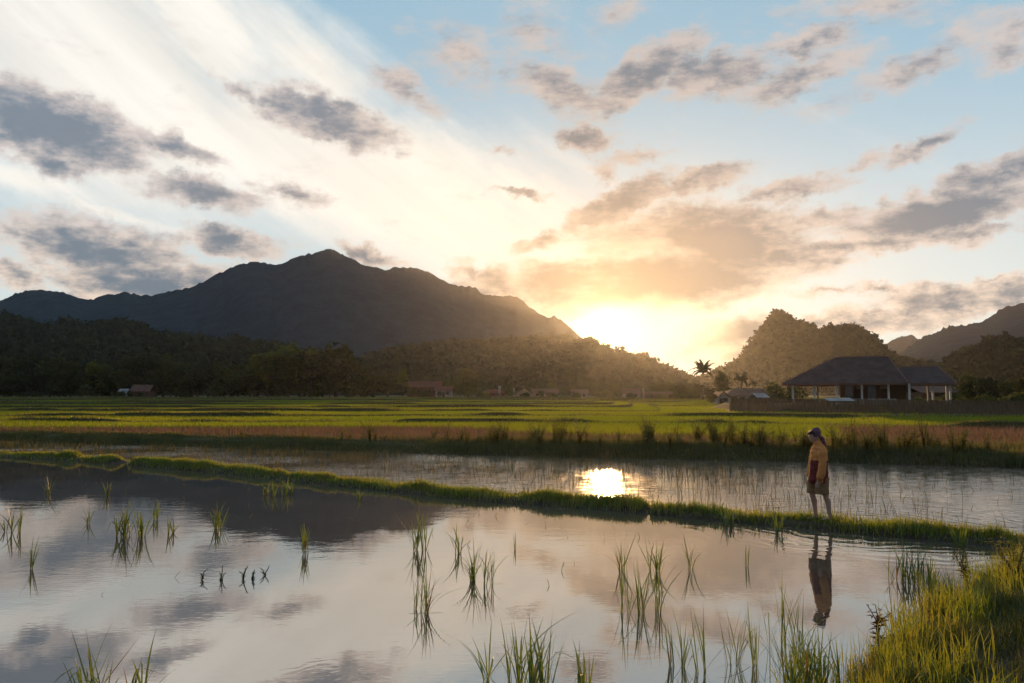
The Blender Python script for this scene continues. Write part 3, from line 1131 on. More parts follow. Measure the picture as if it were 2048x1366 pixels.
rice_tuft(838, 1224, 96, 18, .10, 'rice tuft with two long leaves lying flat on the water', None, .25, [('flat', .34, 0.1), ('flat', .30, 3.3)])
rice_tuft(948, 1163, 88, 16, .06, 'bushy rice tuft leaning on its kinked-leaf neighbour', None, .25)
rice_tuft(978, 1171, 92, 10, .04, 'slender rice tuft with one kinked leaf dipping into the water', None, .16, [('kink', .42, 0.2), ('flat', .25, 0.1)])
rice_tuft(1291, 1226, 112, 30, .12, 'large bushy rice tuft with about thirty stiff leaves', None, .2)
rice_tuft(1354, 1336, 108, 9, .05, 'leaning rice tuft of few leaves between two taller tufts', None, .25)
rice_tuft(1388, 1340, 138, 12, .06, 'tall rice tuft with leaves opening into a V', None, .28)
rice_tuft(1488, 1330, 136, 18, .09, 'full rice tuft with a reddish dry stalk bent to the water', None, .26, [('dry', .5, 3.6, 1.1)])
rice_tuft(1572, 1292, 142, 20, .08, 'tall straight rice tuft just behind the crowded thicket', None, .16)
G_FRONT = 'rice thicket beside the grassy verge'
for (px, py, hp, nb) in ((1592, 1385, 150, 22), (1645, 1390, 140, 18), (1612, 1360, 120, 16)):
    rice_tuft(px, py, hp, nb, .10, 'rice tuft in the crowded thicket next to the grassy verge', G_FRONT, .28, wpx=7)
rice_tuft(1040, 1376, 152, 26, .16, 'biggest rice tuft of all with widely fanning leaves', None, .24, wpx=7.5)
rice_tuft(1090, 1384, 150, 16, .10, 'rice tuft growing against the biggest widely fanning tuft', None, .22, wpx=7.5)
rice_tuft(972, 1360, 110, 8, .05, 'few long leaves arching away beside the biggest tuft', None, .45, wpx=7)
rice_tuft(1178, 1395, 120, 10, .06, 'low rice tuft with pointed tips beside the biggest fanning pair', None, .2, wpx=7.5)
rice_tuft(205, 1415, 165, 26, .12, 'solitary spiky rice tuft in the dark cloud reflection', None, .32, wpx=7.5)
G_R = 'rice tufts in the rippled water by the verge'
for (px, py, hp, nb) in ((1789, 1159, 74, 7), (1806, 1163, 84, 10), (1830, 1171, 94, 13), (1851, 1171, 74, 8), (1986, 1176, 80, 11)):
    rice_tuft(px, py, hp, nb, .04, 'rice tuft in the rippled water close to the grassy verge', G_R)
G_B = 'rice tufts at the foot of the bund'
for (px, py, hp, nb) in ((1459, 1052, 44, 14), (1555, 1066, 52, 14), (1918, 1094, 66, 14), (1506, 1132, 60, 3)):
    rice_tuft(px, py, hp, nb, .05, 'rice tuft growing at the foot of the bund near the walker', G_B, .3)

# small leafy water weeds
MAT_WEED = mat_leaf('weed_leaf', (0.060, 0.075, 0.016), (0.11, 0.11, 0.028), 0.55, scale=1.0, dry=(0.15, 0.10, 0.035), trc=(2.3, 1.9, 0.7))
MAT_WEED_RED = mat_leaf('red_weed_leaf', (0.11, 0.040, 0.025), (0.14, 0.065, 0.03), 0.35, scale=2.0)
MAT_STEM = mat_plain('weed_stem', (0.06, 0.045, 0.022), (0.09, 0.07, 0.03), 4.0)


def weed_mesh(h, n_st, leaf, spread, seed, up=0.5):
    """stems and leaves of a bushy weed, as two meshes' worth of data"""
    r = random.Random(seed)
    st = MB()
    lv, lf = [], []
    for _ in range(n_st):
        a = r.uniform(0, 6.28)
        sp = r.uniform(0.2, 1) * spread
        hh = h * r.uniform(.55, 1.0)
        pts = [(math.cos(a) * sp * s * s + r.gauss(0, .01), math.sin(a) * sp * s * s, hh * s) for s in (0, .35, .7, 1)]
        st.tube(pts, [.008 + h * .004, .006 + h * .003, .005, .003], 5)
        m = int(10 + hh / leaf * 3.2)
        for i in range(m):
            s = r.uniform(.15, 1.0)
            b = Vector((math.cos(a) * sp * s * s, math.sin(a) * sp * s * s, hh * s))
            az = r.uniform(0, 6.28)
            L = leaf * r.uniform(.6, 1.3) * (1.15 - .5 * s)
            d = Vector((math.cos(az), math.sin(az), r.uniform(-.2, up))).normalized()
            sd = d.cross(Vector((0, 0, 1))).normalized() * L * .16
            o = len(lv)
            m1 = b + d * L * .5 + Vector((0, 0, L * .06))
            tp = b + d * L + Vector((0, 0, -L * .12))
            lv += [tuple(b), tuple(m1 - sd), tuple(tp), tuple(m1 + sd)]
            lf.append((o, o + 1, o + 2, o + 3))
    return st, np.array(lv), np.array(lf)


def weed(name, loc, h, n_st, leaf, spread, seed, label, cat='weed', group=None, mat=None, up=.5, shared=None):
    root = put(name, None, None, loc)
    tag(root, label, cat, group)
    if shared:
        s_me, l_me = shared
    else:
        st, lv, lf = weed_mesh(h, n_st, leaf, spread, seed, up)
        s_me, l_me = st.mesh('stem', MAT_STEM, True), mesh_np('foliage', lv, lf, [mat or MAT_WEED])
    put('stem', s_me, root)
    put('foliage', l_me, root)
    return root, (s_me, l_me)


for (px, py, hp, sd) in ((403, 1160, 24, 1), (442, 1160, 30, 2), (487, 1158, 30, 3), (506, 1157, 22, 4), (530, 1150, 18, 5)):
    b = on_z(px, py, 0)
    weed('water_weed', (b.x, b.y, -.01), hp / F * b.y, 3, .028, .09, sd, 'little dark sprig of water weed poking out of the blue reflection', 'weed',
         'water weed sprigs')
b = on_z(1756, 1262, 0.0)
weed('dry_weed', (b.x, b.y, 0.0), .27, 4, .08, .15, 11, 'reddish dry weed leaning over the edge of the verge', 'weed', None, MAT_WEED_RED)
b = on_z(1930, 1165, 0.0)
weed('dry_weed', (b.x, b.y, 0.0), .42, 5, .09, .16, 12, 'dark straggly weed standing in rippled water before the bund', 'weed')
b = on_z(2035, 1180, 0.1)
weed('leafy_weed', (b.x, b.y, 0.05), .75, 9, .11, .30, 13, 'tall bushy weed where the bund meets the grassy verge', 'weed')

# tall weeds on the bank
SHM = []
for i in range(7):
    st, lv, lf = weed_mesh(1.0, (3, 5, 8, 2, 6, 10, 4)[i], (.10, .14, .12, .17, .09, .13, .2)[i], (.12, .3, .45, .08, .25, .5, .2)[i], 20 + i, .7)
    SHM.append((st.mesh('stem', MAT_STEM, True), mesh_np('foliage', lv, lf, [MAT_WEED])))


def bank_weed(px, hp, off, i, label, group, wide=1.0):
    r = ray(px, 900)
    yy = 28.0
    for _ in range(40):
        yy = float(BANK(r.x * yy)) + off
    hm = hp / F * yy
    root, _ = weed('leafy_weed', (r.x * yy, yy, TOP - .05), 1, 1, 1, 1, 1, label, 'weed', group, shared=SHM[i % 7])
    root.scale = (hm * wide, hm * wide, hm)
    root.rotation_euler = (random.gauss(0, .08), random.gauss(0, .08), random.uniform(0, 6.28))


for (px, hp, i) in ((482, 24, 1), (606, 34, 3), (684, 30, 6), (698, 22, 1), (740, 48, 2), (752, 30, 1), (768, 20, 4)):
    bank_weed(px, hp, 1.2, i, 'lone leafy weed on the bank before the fallow strip', 'lone weeds on the bank', 1.1)
wr = random.Random(3)
for k in range(125):
    px = wr.choice([wr.uniform(860, 1120), wr.uniform(1060, 1420), wr.uniform(1420, 1640), wr.uniform(1660, 1930)])
    hp = wr.uniform(22, 54) * (0.9 if px < 1060 else 1.25) * (0.7 if 1180 < px < 1270 else 1.0)
    kd = wr.randrange(7)
    lk = ('thin three-stemmed', 'open five-stemmed', 'broad bushy', 'slender two-stemmed', 'fine-leaved', 'low sprawling', 'large-leaved')[kd]
    bank_weed(px, hp, wr.uniform(.7, 3.0), kd, '%s weed in the overgrown stretch of bank behind the flooded paddy' % lk, '%s weeds on the bank' % lk, wr.uniform(.8, 1.5))
for (px, hp, i) in ((1545, 66, 3), (1518, 58, 6), (1708, 84, 0), (1768, 92, 3), (1850, 92, 4), (1828, 74, 3), (1448, 60, 6)):
    bank_weed(px, hp, 1.4, i, 'tall spire-like weed standing above the rest of the bank growth', 'tall spires on the bank', .8)
bank_weed(1976, 50, 1.5, 1, 'lone dark weed at the fallow strip near the far end of the bank', None)

# ------------------------------------------------------------------ trees
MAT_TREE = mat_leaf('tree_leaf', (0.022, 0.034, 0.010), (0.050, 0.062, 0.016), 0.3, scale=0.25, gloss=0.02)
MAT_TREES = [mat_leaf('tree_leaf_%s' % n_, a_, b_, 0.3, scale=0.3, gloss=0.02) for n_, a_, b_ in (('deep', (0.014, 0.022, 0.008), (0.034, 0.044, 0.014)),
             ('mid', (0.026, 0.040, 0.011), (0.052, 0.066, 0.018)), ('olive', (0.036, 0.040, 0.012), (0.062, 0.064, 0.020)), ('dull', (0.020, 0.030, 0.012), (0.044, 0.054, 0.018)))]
MAT_TREE2 = mat_leaf('bamboo_leaf', (0.050, 0.070, 0.012), (0.095, 0.105, 0.020), 0.4, scale=0.25, gloss=0.02)
MAT_BUSH = mat_leaf('bush_leaf', (0.045, 0.062, 0.012), (0.085, 0.090, 0.020), 0.4, scale=0.5, gloss=0.03)
MAT_BARK = mat_plain('bark', (0.05, 0.042, 0.032), (0.12, 0.10, 0.08), 1.5, 0.9, 0.6, 8.0)


def leaf_quads(c, size, r, flat=0.5):
    """n randomly turned quads at the points c (n,3)"""
    n = len(c)
    a = r.normal(size=(n, 3)); a[:, 2] *= flat
    a /= np.linalg.norm(a, axis=1, keepdims=True)
    b = r.normal(size=(n, 3))
    b -= a * (a * b).sum(1, keepdims=True)
    b /= np.linalg.norm(b, axis=1, keepdims=True)
    s = np.asarray(size).reshape(-1, 1) * r.uniform(.6, 1.3, (n, 1))
    V = np.stack([c - a * s, c - b * s * .55, c + a * s, c + b * s * .55], 1).reshape(-1, 3)
    Fc = np.arange(n * 4).reshape(-1, 4)
    return V, Fc


def crown_pts(lobes, n, r, shell=0.55):
    """leaf positions in clumps spread through a set of ellipsoid lobes (x,y,z,rx,ry,rz)"""
    lob = np.array(lobes, float)
    vol = lob[:, 3] * lob[:, 5]
    idx = r.choice(len(lob), n // 14, p=vol / vol.sum())
    d = r.normal(size=(len(idx), 3)); d /= np.linalg.norm(d, axis=1, keepdims=True)
    rad = shell + (1 - shell) * r.uniform(0, 1, (len(idx), 1)) ** .5
    cc = lob[idx, :3] + d * rad * lob[idx, 3:]
    k = 14
    sc = lob[idx, 3:].min(1) * .26
    p = (cc[:, None, :] + r.normal(size=(len(idx), k, 3)) * sc[:, None, None] * np.array([1, 1, .7])).reshape(-1, 3)
    return p


def make_tree(name, lobes, n, leaf, trunk_h, trunk_r, mat, seed, trunks=1, limbs=True):
    r = np.random.default_rng(seed)
    rr = random.Random(seed)
    tb = MB()
    for k in range(trunks):
        ox, oy = (rr.gauss(0, .5), rr.gauss(0, .5)) if trunks > 1 else (0, 0)
        tx, ty = rr.gauss(0, .05) * trunk_h, rr.gauss(0, .05) * trunk_h
        tb.tube([(ox, oy, -.3), (ox + tx * .3, oy + ty * .3, trunk_h * .4), (ox + tx, oy + ty, trunk_h)], [trunk_r * 1.25, trunk_r, trunk_r * .6], 7)
        if limbs:
            for lb in lobes[:7]:
                s = (ox + tx, oy + ty, trunk_h * .92)
                e = (lb[0], lb[1], lb[2])
                mdl = tuple((p_ * .55 + q_ * .45) for p_, q_ in zip(s, e))
                tb.tube([s, (mdl[0], mdl[1], mdl[2] - .05 * trunk_h), e], [trunk_r * .55, trunk_r * .4, trunk_r * .15], 5)
    p = crown_pts(lobes, n, r)
    v, f = leaf_quads(p, leaf, r)
    return tb.mesh('trunk', MAT_BARK, True), mesh_np('crown', v, f, [mat])


def rnd_lobes(seed, n, R, H, z0, top=1.0):
    r = random.Random(seed)
    out = [(0, 0, z0 + H * .45, R * .62, R * .62, H * .42)]
    for _ in range(n):
        a, q = r.uniform(0, 6.28), r.uniform(.35, .85)
        zz = z0 + H * r.uniform(.15, .85)
        k = 1 - abs((zz - z0) / H - .4) * .8
        s = r.uniform(.25, .45) * R
        out.append((math.cos(a) * q * R * k, math.sin(a) * q * R * k, zz, s, s, s * r.uniform(.6, .9)))
    return out


# prototypes 10 m tall
PROTO = {}
for i in range(4):
    PROTO['broad%d' % i] = make_tree('tree', rnd_lobes(100 + i, 11, 4.2, 8.2, 1.8), 1500, .42, 3.0, .28, MAT_TREES[i], 200 + i)
for i in range(2):
    PROTO['bamboo%d' % i] = make_tree('tree', rnd_lobes(140 + i, 14, 3.6, 9.0, 1.0), 1700, .38, 4.0, .12, MAT_TREE2, 220 + i, 6)
PROTO['umbrella'] = make_tree('tree', [(0, 0, 8.6, 2.0, 2.0, 1.0), (-1.6, .3, 7.9, 1.7, 1.7, .8), (1.7, -.2, 7.6, 1.8, 1.8, .8), (.2, 1.3, 7.3, 1.7, 1.7, .8), (0, -1.5, 7.4, 1.7, 1.7, .8),
                                       (-2.4, -.6, 6.4, 1.3, 1.3, .6), (2.5, .5, 6.2, 1.3, 1.3, .6)], 1300, .34, 6.0, .26, MAT_TREE, 240)
PROTO['ball'] = make_tree('tree', [(0, 0, 5.4, 3.9, 3.9, 4.3), (-1.5, 0, 4.2, 3.0, 3.0, 3.2), (1.6, .5, 4.6, 3.0, 3.0, 3.5), (.3, -1, 7.6, 2.3, 2.3, 2.0)], 2400, .36, 2.0, .3, MAT_TREE, 250)
PROTO['slim'] = make_tree('tree', [(0, 0, 8.6, 1.5, 1.5, 1.4), (-.9, .3, 7.2, 1.3, 1.3, 1.1), (1.0, -.3, 6.6, 1.4, 1.4, 1.1), (.2, .6, 5.4, 1.5, 1.5, .9), (-.6, -.5, 4.6, 1.2, 1.2, .7)], 900, .34, 5.0, .16, MAT_TREE2, 260)
PROTO['bush'] = make_tree('tree', rnd_lobes(170, 10, 6.0, 8.5, 0.6), 1300, .6, 1.2, .3, MAT_BUSH, 270)
PROTO['bush2'] = make_tree('tree', rnd_lobes(171, 10, 7.0, 8.0, 0.4), 1300, .65, 1.2, .3, MAT_TREE, 271)


def tree(kind, px, top, d, label, group=None, wide=1.0, name='tree', cat='tree'):
    r = ray(px, 790)
    x, y = r.x * d, d
    z = ground_z(x, y)
    h = at_d(px, top, d).z - z
    s = h / 10.0
    root = put(name, None, None, (x, y, z), random.uniform(0, 6.28))
    root.scale = (s * wide, s * wide, s)
    tag(root, label, cat, group)
    a, b = PROTO[kind]
    put('trunk', a, root)
    put('crown', b, root)
    return root


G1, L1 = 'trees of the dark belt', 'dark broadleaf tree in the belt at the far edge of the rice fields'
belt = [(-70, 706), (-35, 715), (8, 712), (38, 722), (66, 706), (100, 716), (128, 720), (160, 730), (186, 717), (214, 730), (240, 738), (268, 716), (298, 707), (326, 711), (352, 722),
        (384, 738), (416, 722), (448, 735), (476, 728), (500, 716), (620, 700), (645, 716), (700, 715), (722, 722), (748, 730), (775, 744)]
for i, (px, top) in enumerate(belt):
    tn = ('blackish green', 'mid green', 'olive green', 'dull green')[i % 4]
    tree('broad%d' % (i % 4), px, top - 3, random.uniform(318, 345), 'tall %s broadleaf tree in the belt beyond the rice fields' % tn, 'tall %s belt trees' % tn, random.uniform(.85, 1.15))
LK = [('dark bush' if not i % 3 else '%s tree' % ('blackish green', 'mid green', 'olive green', 'dull green')[(i * 3) % 4]) for i in range(30)]
for i in range(30):
    px = -60 + i * 29 + random.uniform(-9, 9)
    tree('broad%d' % ((i * 3) % 4) if i % 3 else 'bush2', px, random.uniform(738, 758), random.uniform(312, 322), 'low %s filling the front of the tree belt by the rice' % LK[i], 'low %s in front of the belt' % LK[i], random.uniform(1.0, 1.4))
tree('bamboo0', 540, 690, 318, 'large lighter green feathery tree rising above the dark belt', 'feathery trees above the belt', 1.15)
tree('bamboo1', 572, 674, 320, 'large lighter green feathery tree rising above the dark belt', 'feathery trees above the belt', 1.0)
tree('bamboo0', 604, 686, 322, 'large lighter green feathery tree rising above the dark belt', 'feathery trees above the belt', 1.05)
tree('bamboo1', 515, 704, 322, 'large lighter green feathery tree rising above the dark belt', 'feathery trees above the belt', 1.0)
tree('bamboo0', 190, 716, 312, 'paler green leafy tree among dark ones near the brown-roofed shack', None, .9)
tree('umbrella', 672, 681, 322, 'tall tree with flat layered umbrella crown beside the feathery trees', None, 1.1)
tree('slim', 806, 737, 305, 'slim pale-trunked tree next to the long red-roofed house', None, 1.0)
tree('ball', 936, 733, 300, 'round dense ball-shaped tree beside the red-roofed house', None, .92)
tree('broad2', 885, 756, 335, 'green tree showing behind the long red roof', None, 1.1)
tree('broad1', 908, 752, 318, 'dark tree joined to the round ball-shaped one', None, .8)
G2, L2 = 'village trees under the sun', 'hazy tree between the village houses below the setting sun'
for i, (px, top, d) in enumerate(((985, 772, 350), (1015, 770, 360), (1060, 772, 350), (1105, 764, 360), (1135, 768, 350), (1168, 760, 355), (1195, 764, 350), (1225, 764, 345), (1255, 768, 350),
                                  (1290, 768, 340), (1315, 763, 320), (1340, 760, 325), (1365, 766, 318), (1392, 768, 300), (1330, 770, 330), (1380, 776, 290), (1420, 772, 290), (1445, 770, 270), (1460, 776, 240), (1150, 772, 340))):
    tree(['broad0', 'broad3', 'ball', 'broad1'][i % 4], px, top, d, L2, G2, random.uniform(1.0, 1.4))
tree('broad1', 1446, 741, 270, 'leafy tree between the two coconut palms', None, .8)
tree('bush', 1548, 756, 170, 'leafy green bush at the eave end of the pavilion', None, .8)
tree('bush2', 1590, 770, 180, 'dark bush seen below the pavilion eave', None, 1.3)
G3, L3 = 'dark trees beyond the pavilion', 'rounded dark tree behind the bamboo fence beyond the pavilion'
for i, (px, top, d, w) in enumerate(((1938, 747, 128, .8), (1978, 751, 122, .85), (2016, 758, 126, .9), (2052, 752, 124, .9), (2100, 745, 130, .9), (1960, 764, 118, .8))):
    tree(['ball', 'broad0', 'ball', 'broad2'][i % 4], px, top, d, L3, G3, w)
G4, L4 = 'bushes behind the fence', 'light green bush rising just behind the bamboo fence'
for i, (px, top, d) in enumerate(((1968, 782, 95), (2044, 776, 92), (2020, 785, 92), (1925, 790, 98), (1870, 793, 104), (1840, 790, 112), (1800, 786, 118), (1905, 780, 116), (2075, 770, 92))):
    tree('bush', px, top, d, L4, G4, random.uniform(1.1, 1.5))
G5, L5 = 'field-edge shrubs', 'small dark shrub at the far margin of the rice fields'
for i, (px, top, d) in enumerate(((245, 781, 300), (50, 783, 300), (75, 784, 302), (365, 783, 303), (850, 785, 296), (960, 786, 298), (1110, 788, 298), (1150, 787, 300), (1205, 789, 300), (1290, 788, 290),
                                  (1320, 789, 280), (1362, 789, 275), (1392, 788, 270), (1415, 790, 262), (700, 786, 300), (620, 785, 302), (430, 785, 303))):
    tree('bush2', px, top, d, L5, G5, random.uniform(1.2, 2.0))


G7, L7 = 'garden trees before the houses', 'leafy garden tree growing close before the village houses'
for i, (px, top, d) in enumerate(((826, 776, 304), (846, 780, 302), (878, 784, 298), (970, 780, 306), (1022, 781, 310), (1052, 784, 314), (1082, 780, 318), (1100, 784, 316), (1128, 778, 318), (1150, 783, 312), (1190, 778, 316), (1214, 776, 316),
                                  (1238, 780, 304), (1262, 785, 300), (1300, 784, 278), (1330, 786, 276), (1350, 780, 280), (1378, 778, 270), (1424, 786, 170), (1470, 792, 160), (280, 784, 296), (262, 786, 295), (232, 784, 297))):
    tree(['broad1', 'bush2', 'broad2', 'bush'][i % 4], px, top, d, L7, G7, random.uniform(1.0, 1.5))


# coconut palms
MAT_FROND = mat_leaf('palm_leaf', (0.024, 0.034, 0.010), (0.045, 0.052, 0.014), 0.2, scale=0.4, gloss=0.05)


def frond_mesh(L, droop, seed):
    r = random.Random(seed)
    v, f = [], []
    pts = []
    for i in range(13):
        s = i / 12
        pts.append(Vector((L * (s - .18 * droop * s * s), 0, L * (.55 * s - (0.35 + .75 * droop) * s * s))))
    mb = MB()
    mb.tube(pts, [.05 * (1 - .8 * i / 12) + .008 for i in range(13)], 5)
    for i in range(1, 13):
        for k in range(3):
            p = pts[i - 1].lerp(pts[i], k / 3)
            s = (i - 1 + k / 3) / 12
            ll = L * .30 * math.sin(min(1, .25 + s) * math.pi * .86) * r.uniform(.85, 1.1)
            for sd in (-1, 1):
                d = Vector((.45, sd * .9, -.42 - .25 * r.random())).normalized() * ll
                w = Vector((.055 * L * .25, 0, 0.02))
                mb.add([p - w, p + w, p + d * .6 + w * .7 + Vector((0, 0, .06 * ll)), p + d], [(0, 1, 2, 3)])
    return mb.mesh('frond', MAT_FROND)


FR = [frond_mesh(3.6, dr, i) for i, dr in enumerate((0.2, .5, .8, 1.1))]


def palm(px, top, d, label, nf=17, sc=1.0, lean=0.3):
    r = random.Random(int(px))
    rr = ray(px, 790)
    x, y = rr.x * d, d
    z = ground_z(x, y)
    H = at_d(px, top, d).z - z - 1.9 * sc
    root = put('palm_tree', None, None, (x, y, z))
    tag(root, label, 'palm tree')
    pts = [(lean * math.sin(s * 1.5) * .6, 0, H * s - .2) for s in (0, .2, .4, .6, .8, 1)]
    MB().tube(pts, [.24 * sc, .17 * sc, .15 * sc, .14 * sc, .13 * sc, .12 * sc], 8).build('trunk', MAT_BARK, root, True)
    tx, ty, tz = pts[-1]
    for i in range(nf):
        o = put('frond', FR[(i * 7) % 4], root, (tx, ty, tz))
        lift = r.uniform(-.75, .15) if i % 4 else r.uniform(-1.0, -.6)
        o.rotation_euler = (Matrix.Rotation(i * 2.4 + r.uniform(-.2, .2), 3, 'Z') @ Matrix.Rotation(lift, 3, 'Y')).to_euler()
        o.scale = (sc,) * 3
    cb = MB()
    for i in range(6):
        a = i * 1.05
        cb.tube([(tx + .25 * math.cos(a), ty + .25 * math.sin(a), tz - .12), (tx + .27 * math.cos(a), ty + .27 * math.sin(a), tz - .3), (tx + .25 * math.cos(a), ty + .25 * math.sin(a), tz - .45)], [.05, .13, .05], 6)
    cb.build('coconuts', MAT_BARK, root, True)
    return root


palm(1406, 727, 250, 'tall coconut palm silhouetted in the gap between two hills', 21, 1.3)
palm(1482, 748, 240, 'shorter coconut palm in front of the steep karst hill', 17, 1.05)
palm(1508, 762, 290, 'small distant palm next to the shorter coconut palm', 13, .6)


# ------------------------------------------------------------------ forest on the hills: one mass each
def forest(name, V, n, rad, label, seed, ridge_extra=0, nq=26):
    r = np.random.default_rng(seed)
    nv, nx = V.shape[:2]
    i = r.uniform(0, 1, n) ** .75 * (nv * .68)
    j = r.uniform(0, nx - 1.001, n)
    if ridge_extra:
        k = (nv * 2 + 1) // 3 - 1
        crest = int(np.argmax(V[:, nx // 2, 2]))
        i = np.concatenate([i, np.full(ridge_extra, crest) + r.uniform(-1.5, .5, ridge_extra)])
        j = np.concatenate([j, r.uniform(0, nx - 1.001, ridge_extra)])
    i = np.clip(i, 0, nv - 1.001)
    i0, j0 = i.astype(int), j.astype(int)
    fi, fj = (i - i0)[:, None], (j - j0)[:, None]
    P = (V[i0, j0] * (1 - fi) + V[i0 + 1, j0] * fi) * (1 - fj) + (V[i0, j0 + 1] * (1 - fi) + V[i0 + 1, j0 + 1] * fi) * fj
    P = P[P[:, 2] > 6]
    R = rad * np.clip(r.gamma(3, 1 / 3.0, len(P)), .35, 2.2)
    d = r.normal(size=(len(P), nq, 3)); d /= np.linalg.norm(d, axis=2, keepdims=True)
    d[..., 2] = np.abs(d[..., 2]) * 1.25 - .15
    C = P[:, None, :] + d * R[:, None, None] * r.uniform(.65, 1.05, (len(P), nq, 1)) + np.array([0, 0, .35]) * R[:, None, None]
    v, f = leaf_quads(C.reshape(-1, 3), np.repeat(R * .36, nq), r, .8)
    stuff(put(name, mesh_np(name, v, f, [MAT_HILLTREE])), label, 'forest')


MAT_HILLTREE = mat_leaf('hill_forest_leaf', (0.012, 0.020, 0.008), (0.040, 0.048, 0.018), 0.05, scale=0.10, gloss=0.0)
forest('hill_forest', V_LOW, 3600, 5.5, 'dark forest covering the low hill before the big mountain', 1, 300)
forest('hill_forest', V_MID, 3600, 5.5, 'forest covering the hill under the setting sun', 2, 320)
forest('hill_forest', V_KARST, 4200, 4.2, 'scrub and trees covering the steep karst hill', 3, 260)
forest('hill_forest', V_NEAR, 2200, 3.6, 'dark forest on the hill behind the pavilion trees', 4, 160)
G6 = 'trees on the ridge'
for (px, top, base, d, w) in ((1925, 694, 716, 610, .8), (1942, 687, 712, 612, .8), (1958, 690, 706, 614, .7), (1978, 680, 700, 616, .9), (1990, 684, 700, 617, .8)):
    p = at_d(px, base, d * .985)
    h = at_d(px, top, d * .985).z - p.z + 2
    root = put('tree', None, None, (p.x, p.y, p.z - 2))
    root.scale = (h / 10 * w * 1.2,) * 2 + (h / 10,)
    tag(root, 'tree standing clear of the forest on the dark hill ridge', 'tree', G6)
    a, b = PROTO['umbrella'] if px % 4 else PROTO['slim']
    put('trunk', a, root); put('crown', b, root)

# ------------------------------------------------------------------ the pavilion behind the fence
def mat_roof(name, c1, c2, course=0.30):
    m, t = new_mat(name)
    co = objco(t)
    n = noise(t, co, 0.9, 5.0, 0.65)
    sp_ = node(t, 'ShaderNodeSeparateXYZ')
    t.links.new(co, sp_.inputs[0])
    z = N(t, sp_.outputs[2])
    row = (z / course).f('FRACT')
    col_ = (N(t, sp_.outputs[0]) * (1 / .28) + N(t, sp_.outputs[1]) * (1 / .28)).f('FRACT')
    b = node(t, 'ShaderNodeBsdfPrincipled')
    c = mixc(t, n.step(.3, .7), c1, c2)
    setin(t, b, 'Base Color', mixc(t, row.step(.75, 1.0) * .5, c, tuple(k * .5 for k in c1)))
    b.inputs['Roughness'].default_value = 0.8
    b.inputs['Specular IOR Level'].default_value = 0.08
    bp = node(t, 'ShaderNodeBump')
    bp.inputs['Strength'].default_value = 0.8
    bp.inputs['Distance'].default_value = 0.05
    setin(t, bp, 'Height', row + (col_ - .5).f('ABSOLUTE') * .6)
    t.links.new(bp.outputs[0], b.inputs['Normal'])
    t.links.new(b.outputs[0], node(t, 'ShaderNodeOutputMaterial').inputs[0])
    return m


MAT_ROOF = mat_roof('dark_tile_roof', (0.060, 0.042, 0.042), (0.095, 0.068, 0.064), .16)
MAT_RED_ROOF = mat_roof('red_roof', (0.10, 0.035, 0.028), (0.14, 0.055, 0.04), .3)
MAT_BROWN_ROOF = mat_roof('brown_roof', (0.11, 0.060, 0.045), (0.15, 0.085, 0.065), .3)
MAT_TIN = mat_plain('weathered_tin', (0.13, 0.13, 0.135), (0.22, 0.22, 0.23), .6, .55, .2, 6.0, .3, .2)
MAT_WHITE = mat_plain('white_paint', (0.20, 0.19, 0.17), (0.33, 0.31, 0.28), 1.3, .7)
MAT_COLUMN = mat_plain('painted_column', (0.56, 0.53, 0.48), (0.70, 0.67, 0.62), 2.3, .7)
MAT_DARKWALL = mat_plain('dark_wood_wall', (0.060, 0.034, 0.022), (0.095, 0.055, 0.035), 2.0, .8, .4, 14., stretch=(6, 6, .6))
MAT_CREAM = mat_plain('cream_wall', (0.19, 0.15, 0.115), (0.26, 0.21, 0.16), .8, .85)
MAT_REDWALL = mat_plain('red_brown_wall', (0.09, 0.045, 0.032), (0.13, 0.065, 0.045), .8, .85)
MAT_TRIM = mat_plain('fascia_wood', (0.14, 0.075, 0.055), (0.19, 0.10, 0.075), 2.0, .7)
MAT_GLASS = mat_plain('dark_glass', (0.02, 0.022, 0.025), (0.035, 0.035, 0.038), 1.0, .12, spec=.6)
MAT_CONC = mat_plain('concrete', (0.26, 0.25, 0.23), (0.36, 0.34, 0.32), 1.2, .85, .3, 12.)
MAT_BAMBOO = mat_plain('bamboo', (0.11, 0.070, 0.042), (0.20, 0.130, 0.080), 2.2, .75, .3, 20., stretch=(9, 9, .7))

HUT_D = 98.0
HX = lambda px, d=HUT_D: (px - 1024.0) / F * d * 1.0
HZ = lambda py, d=HUT_D: at_d(1024, py, d).z


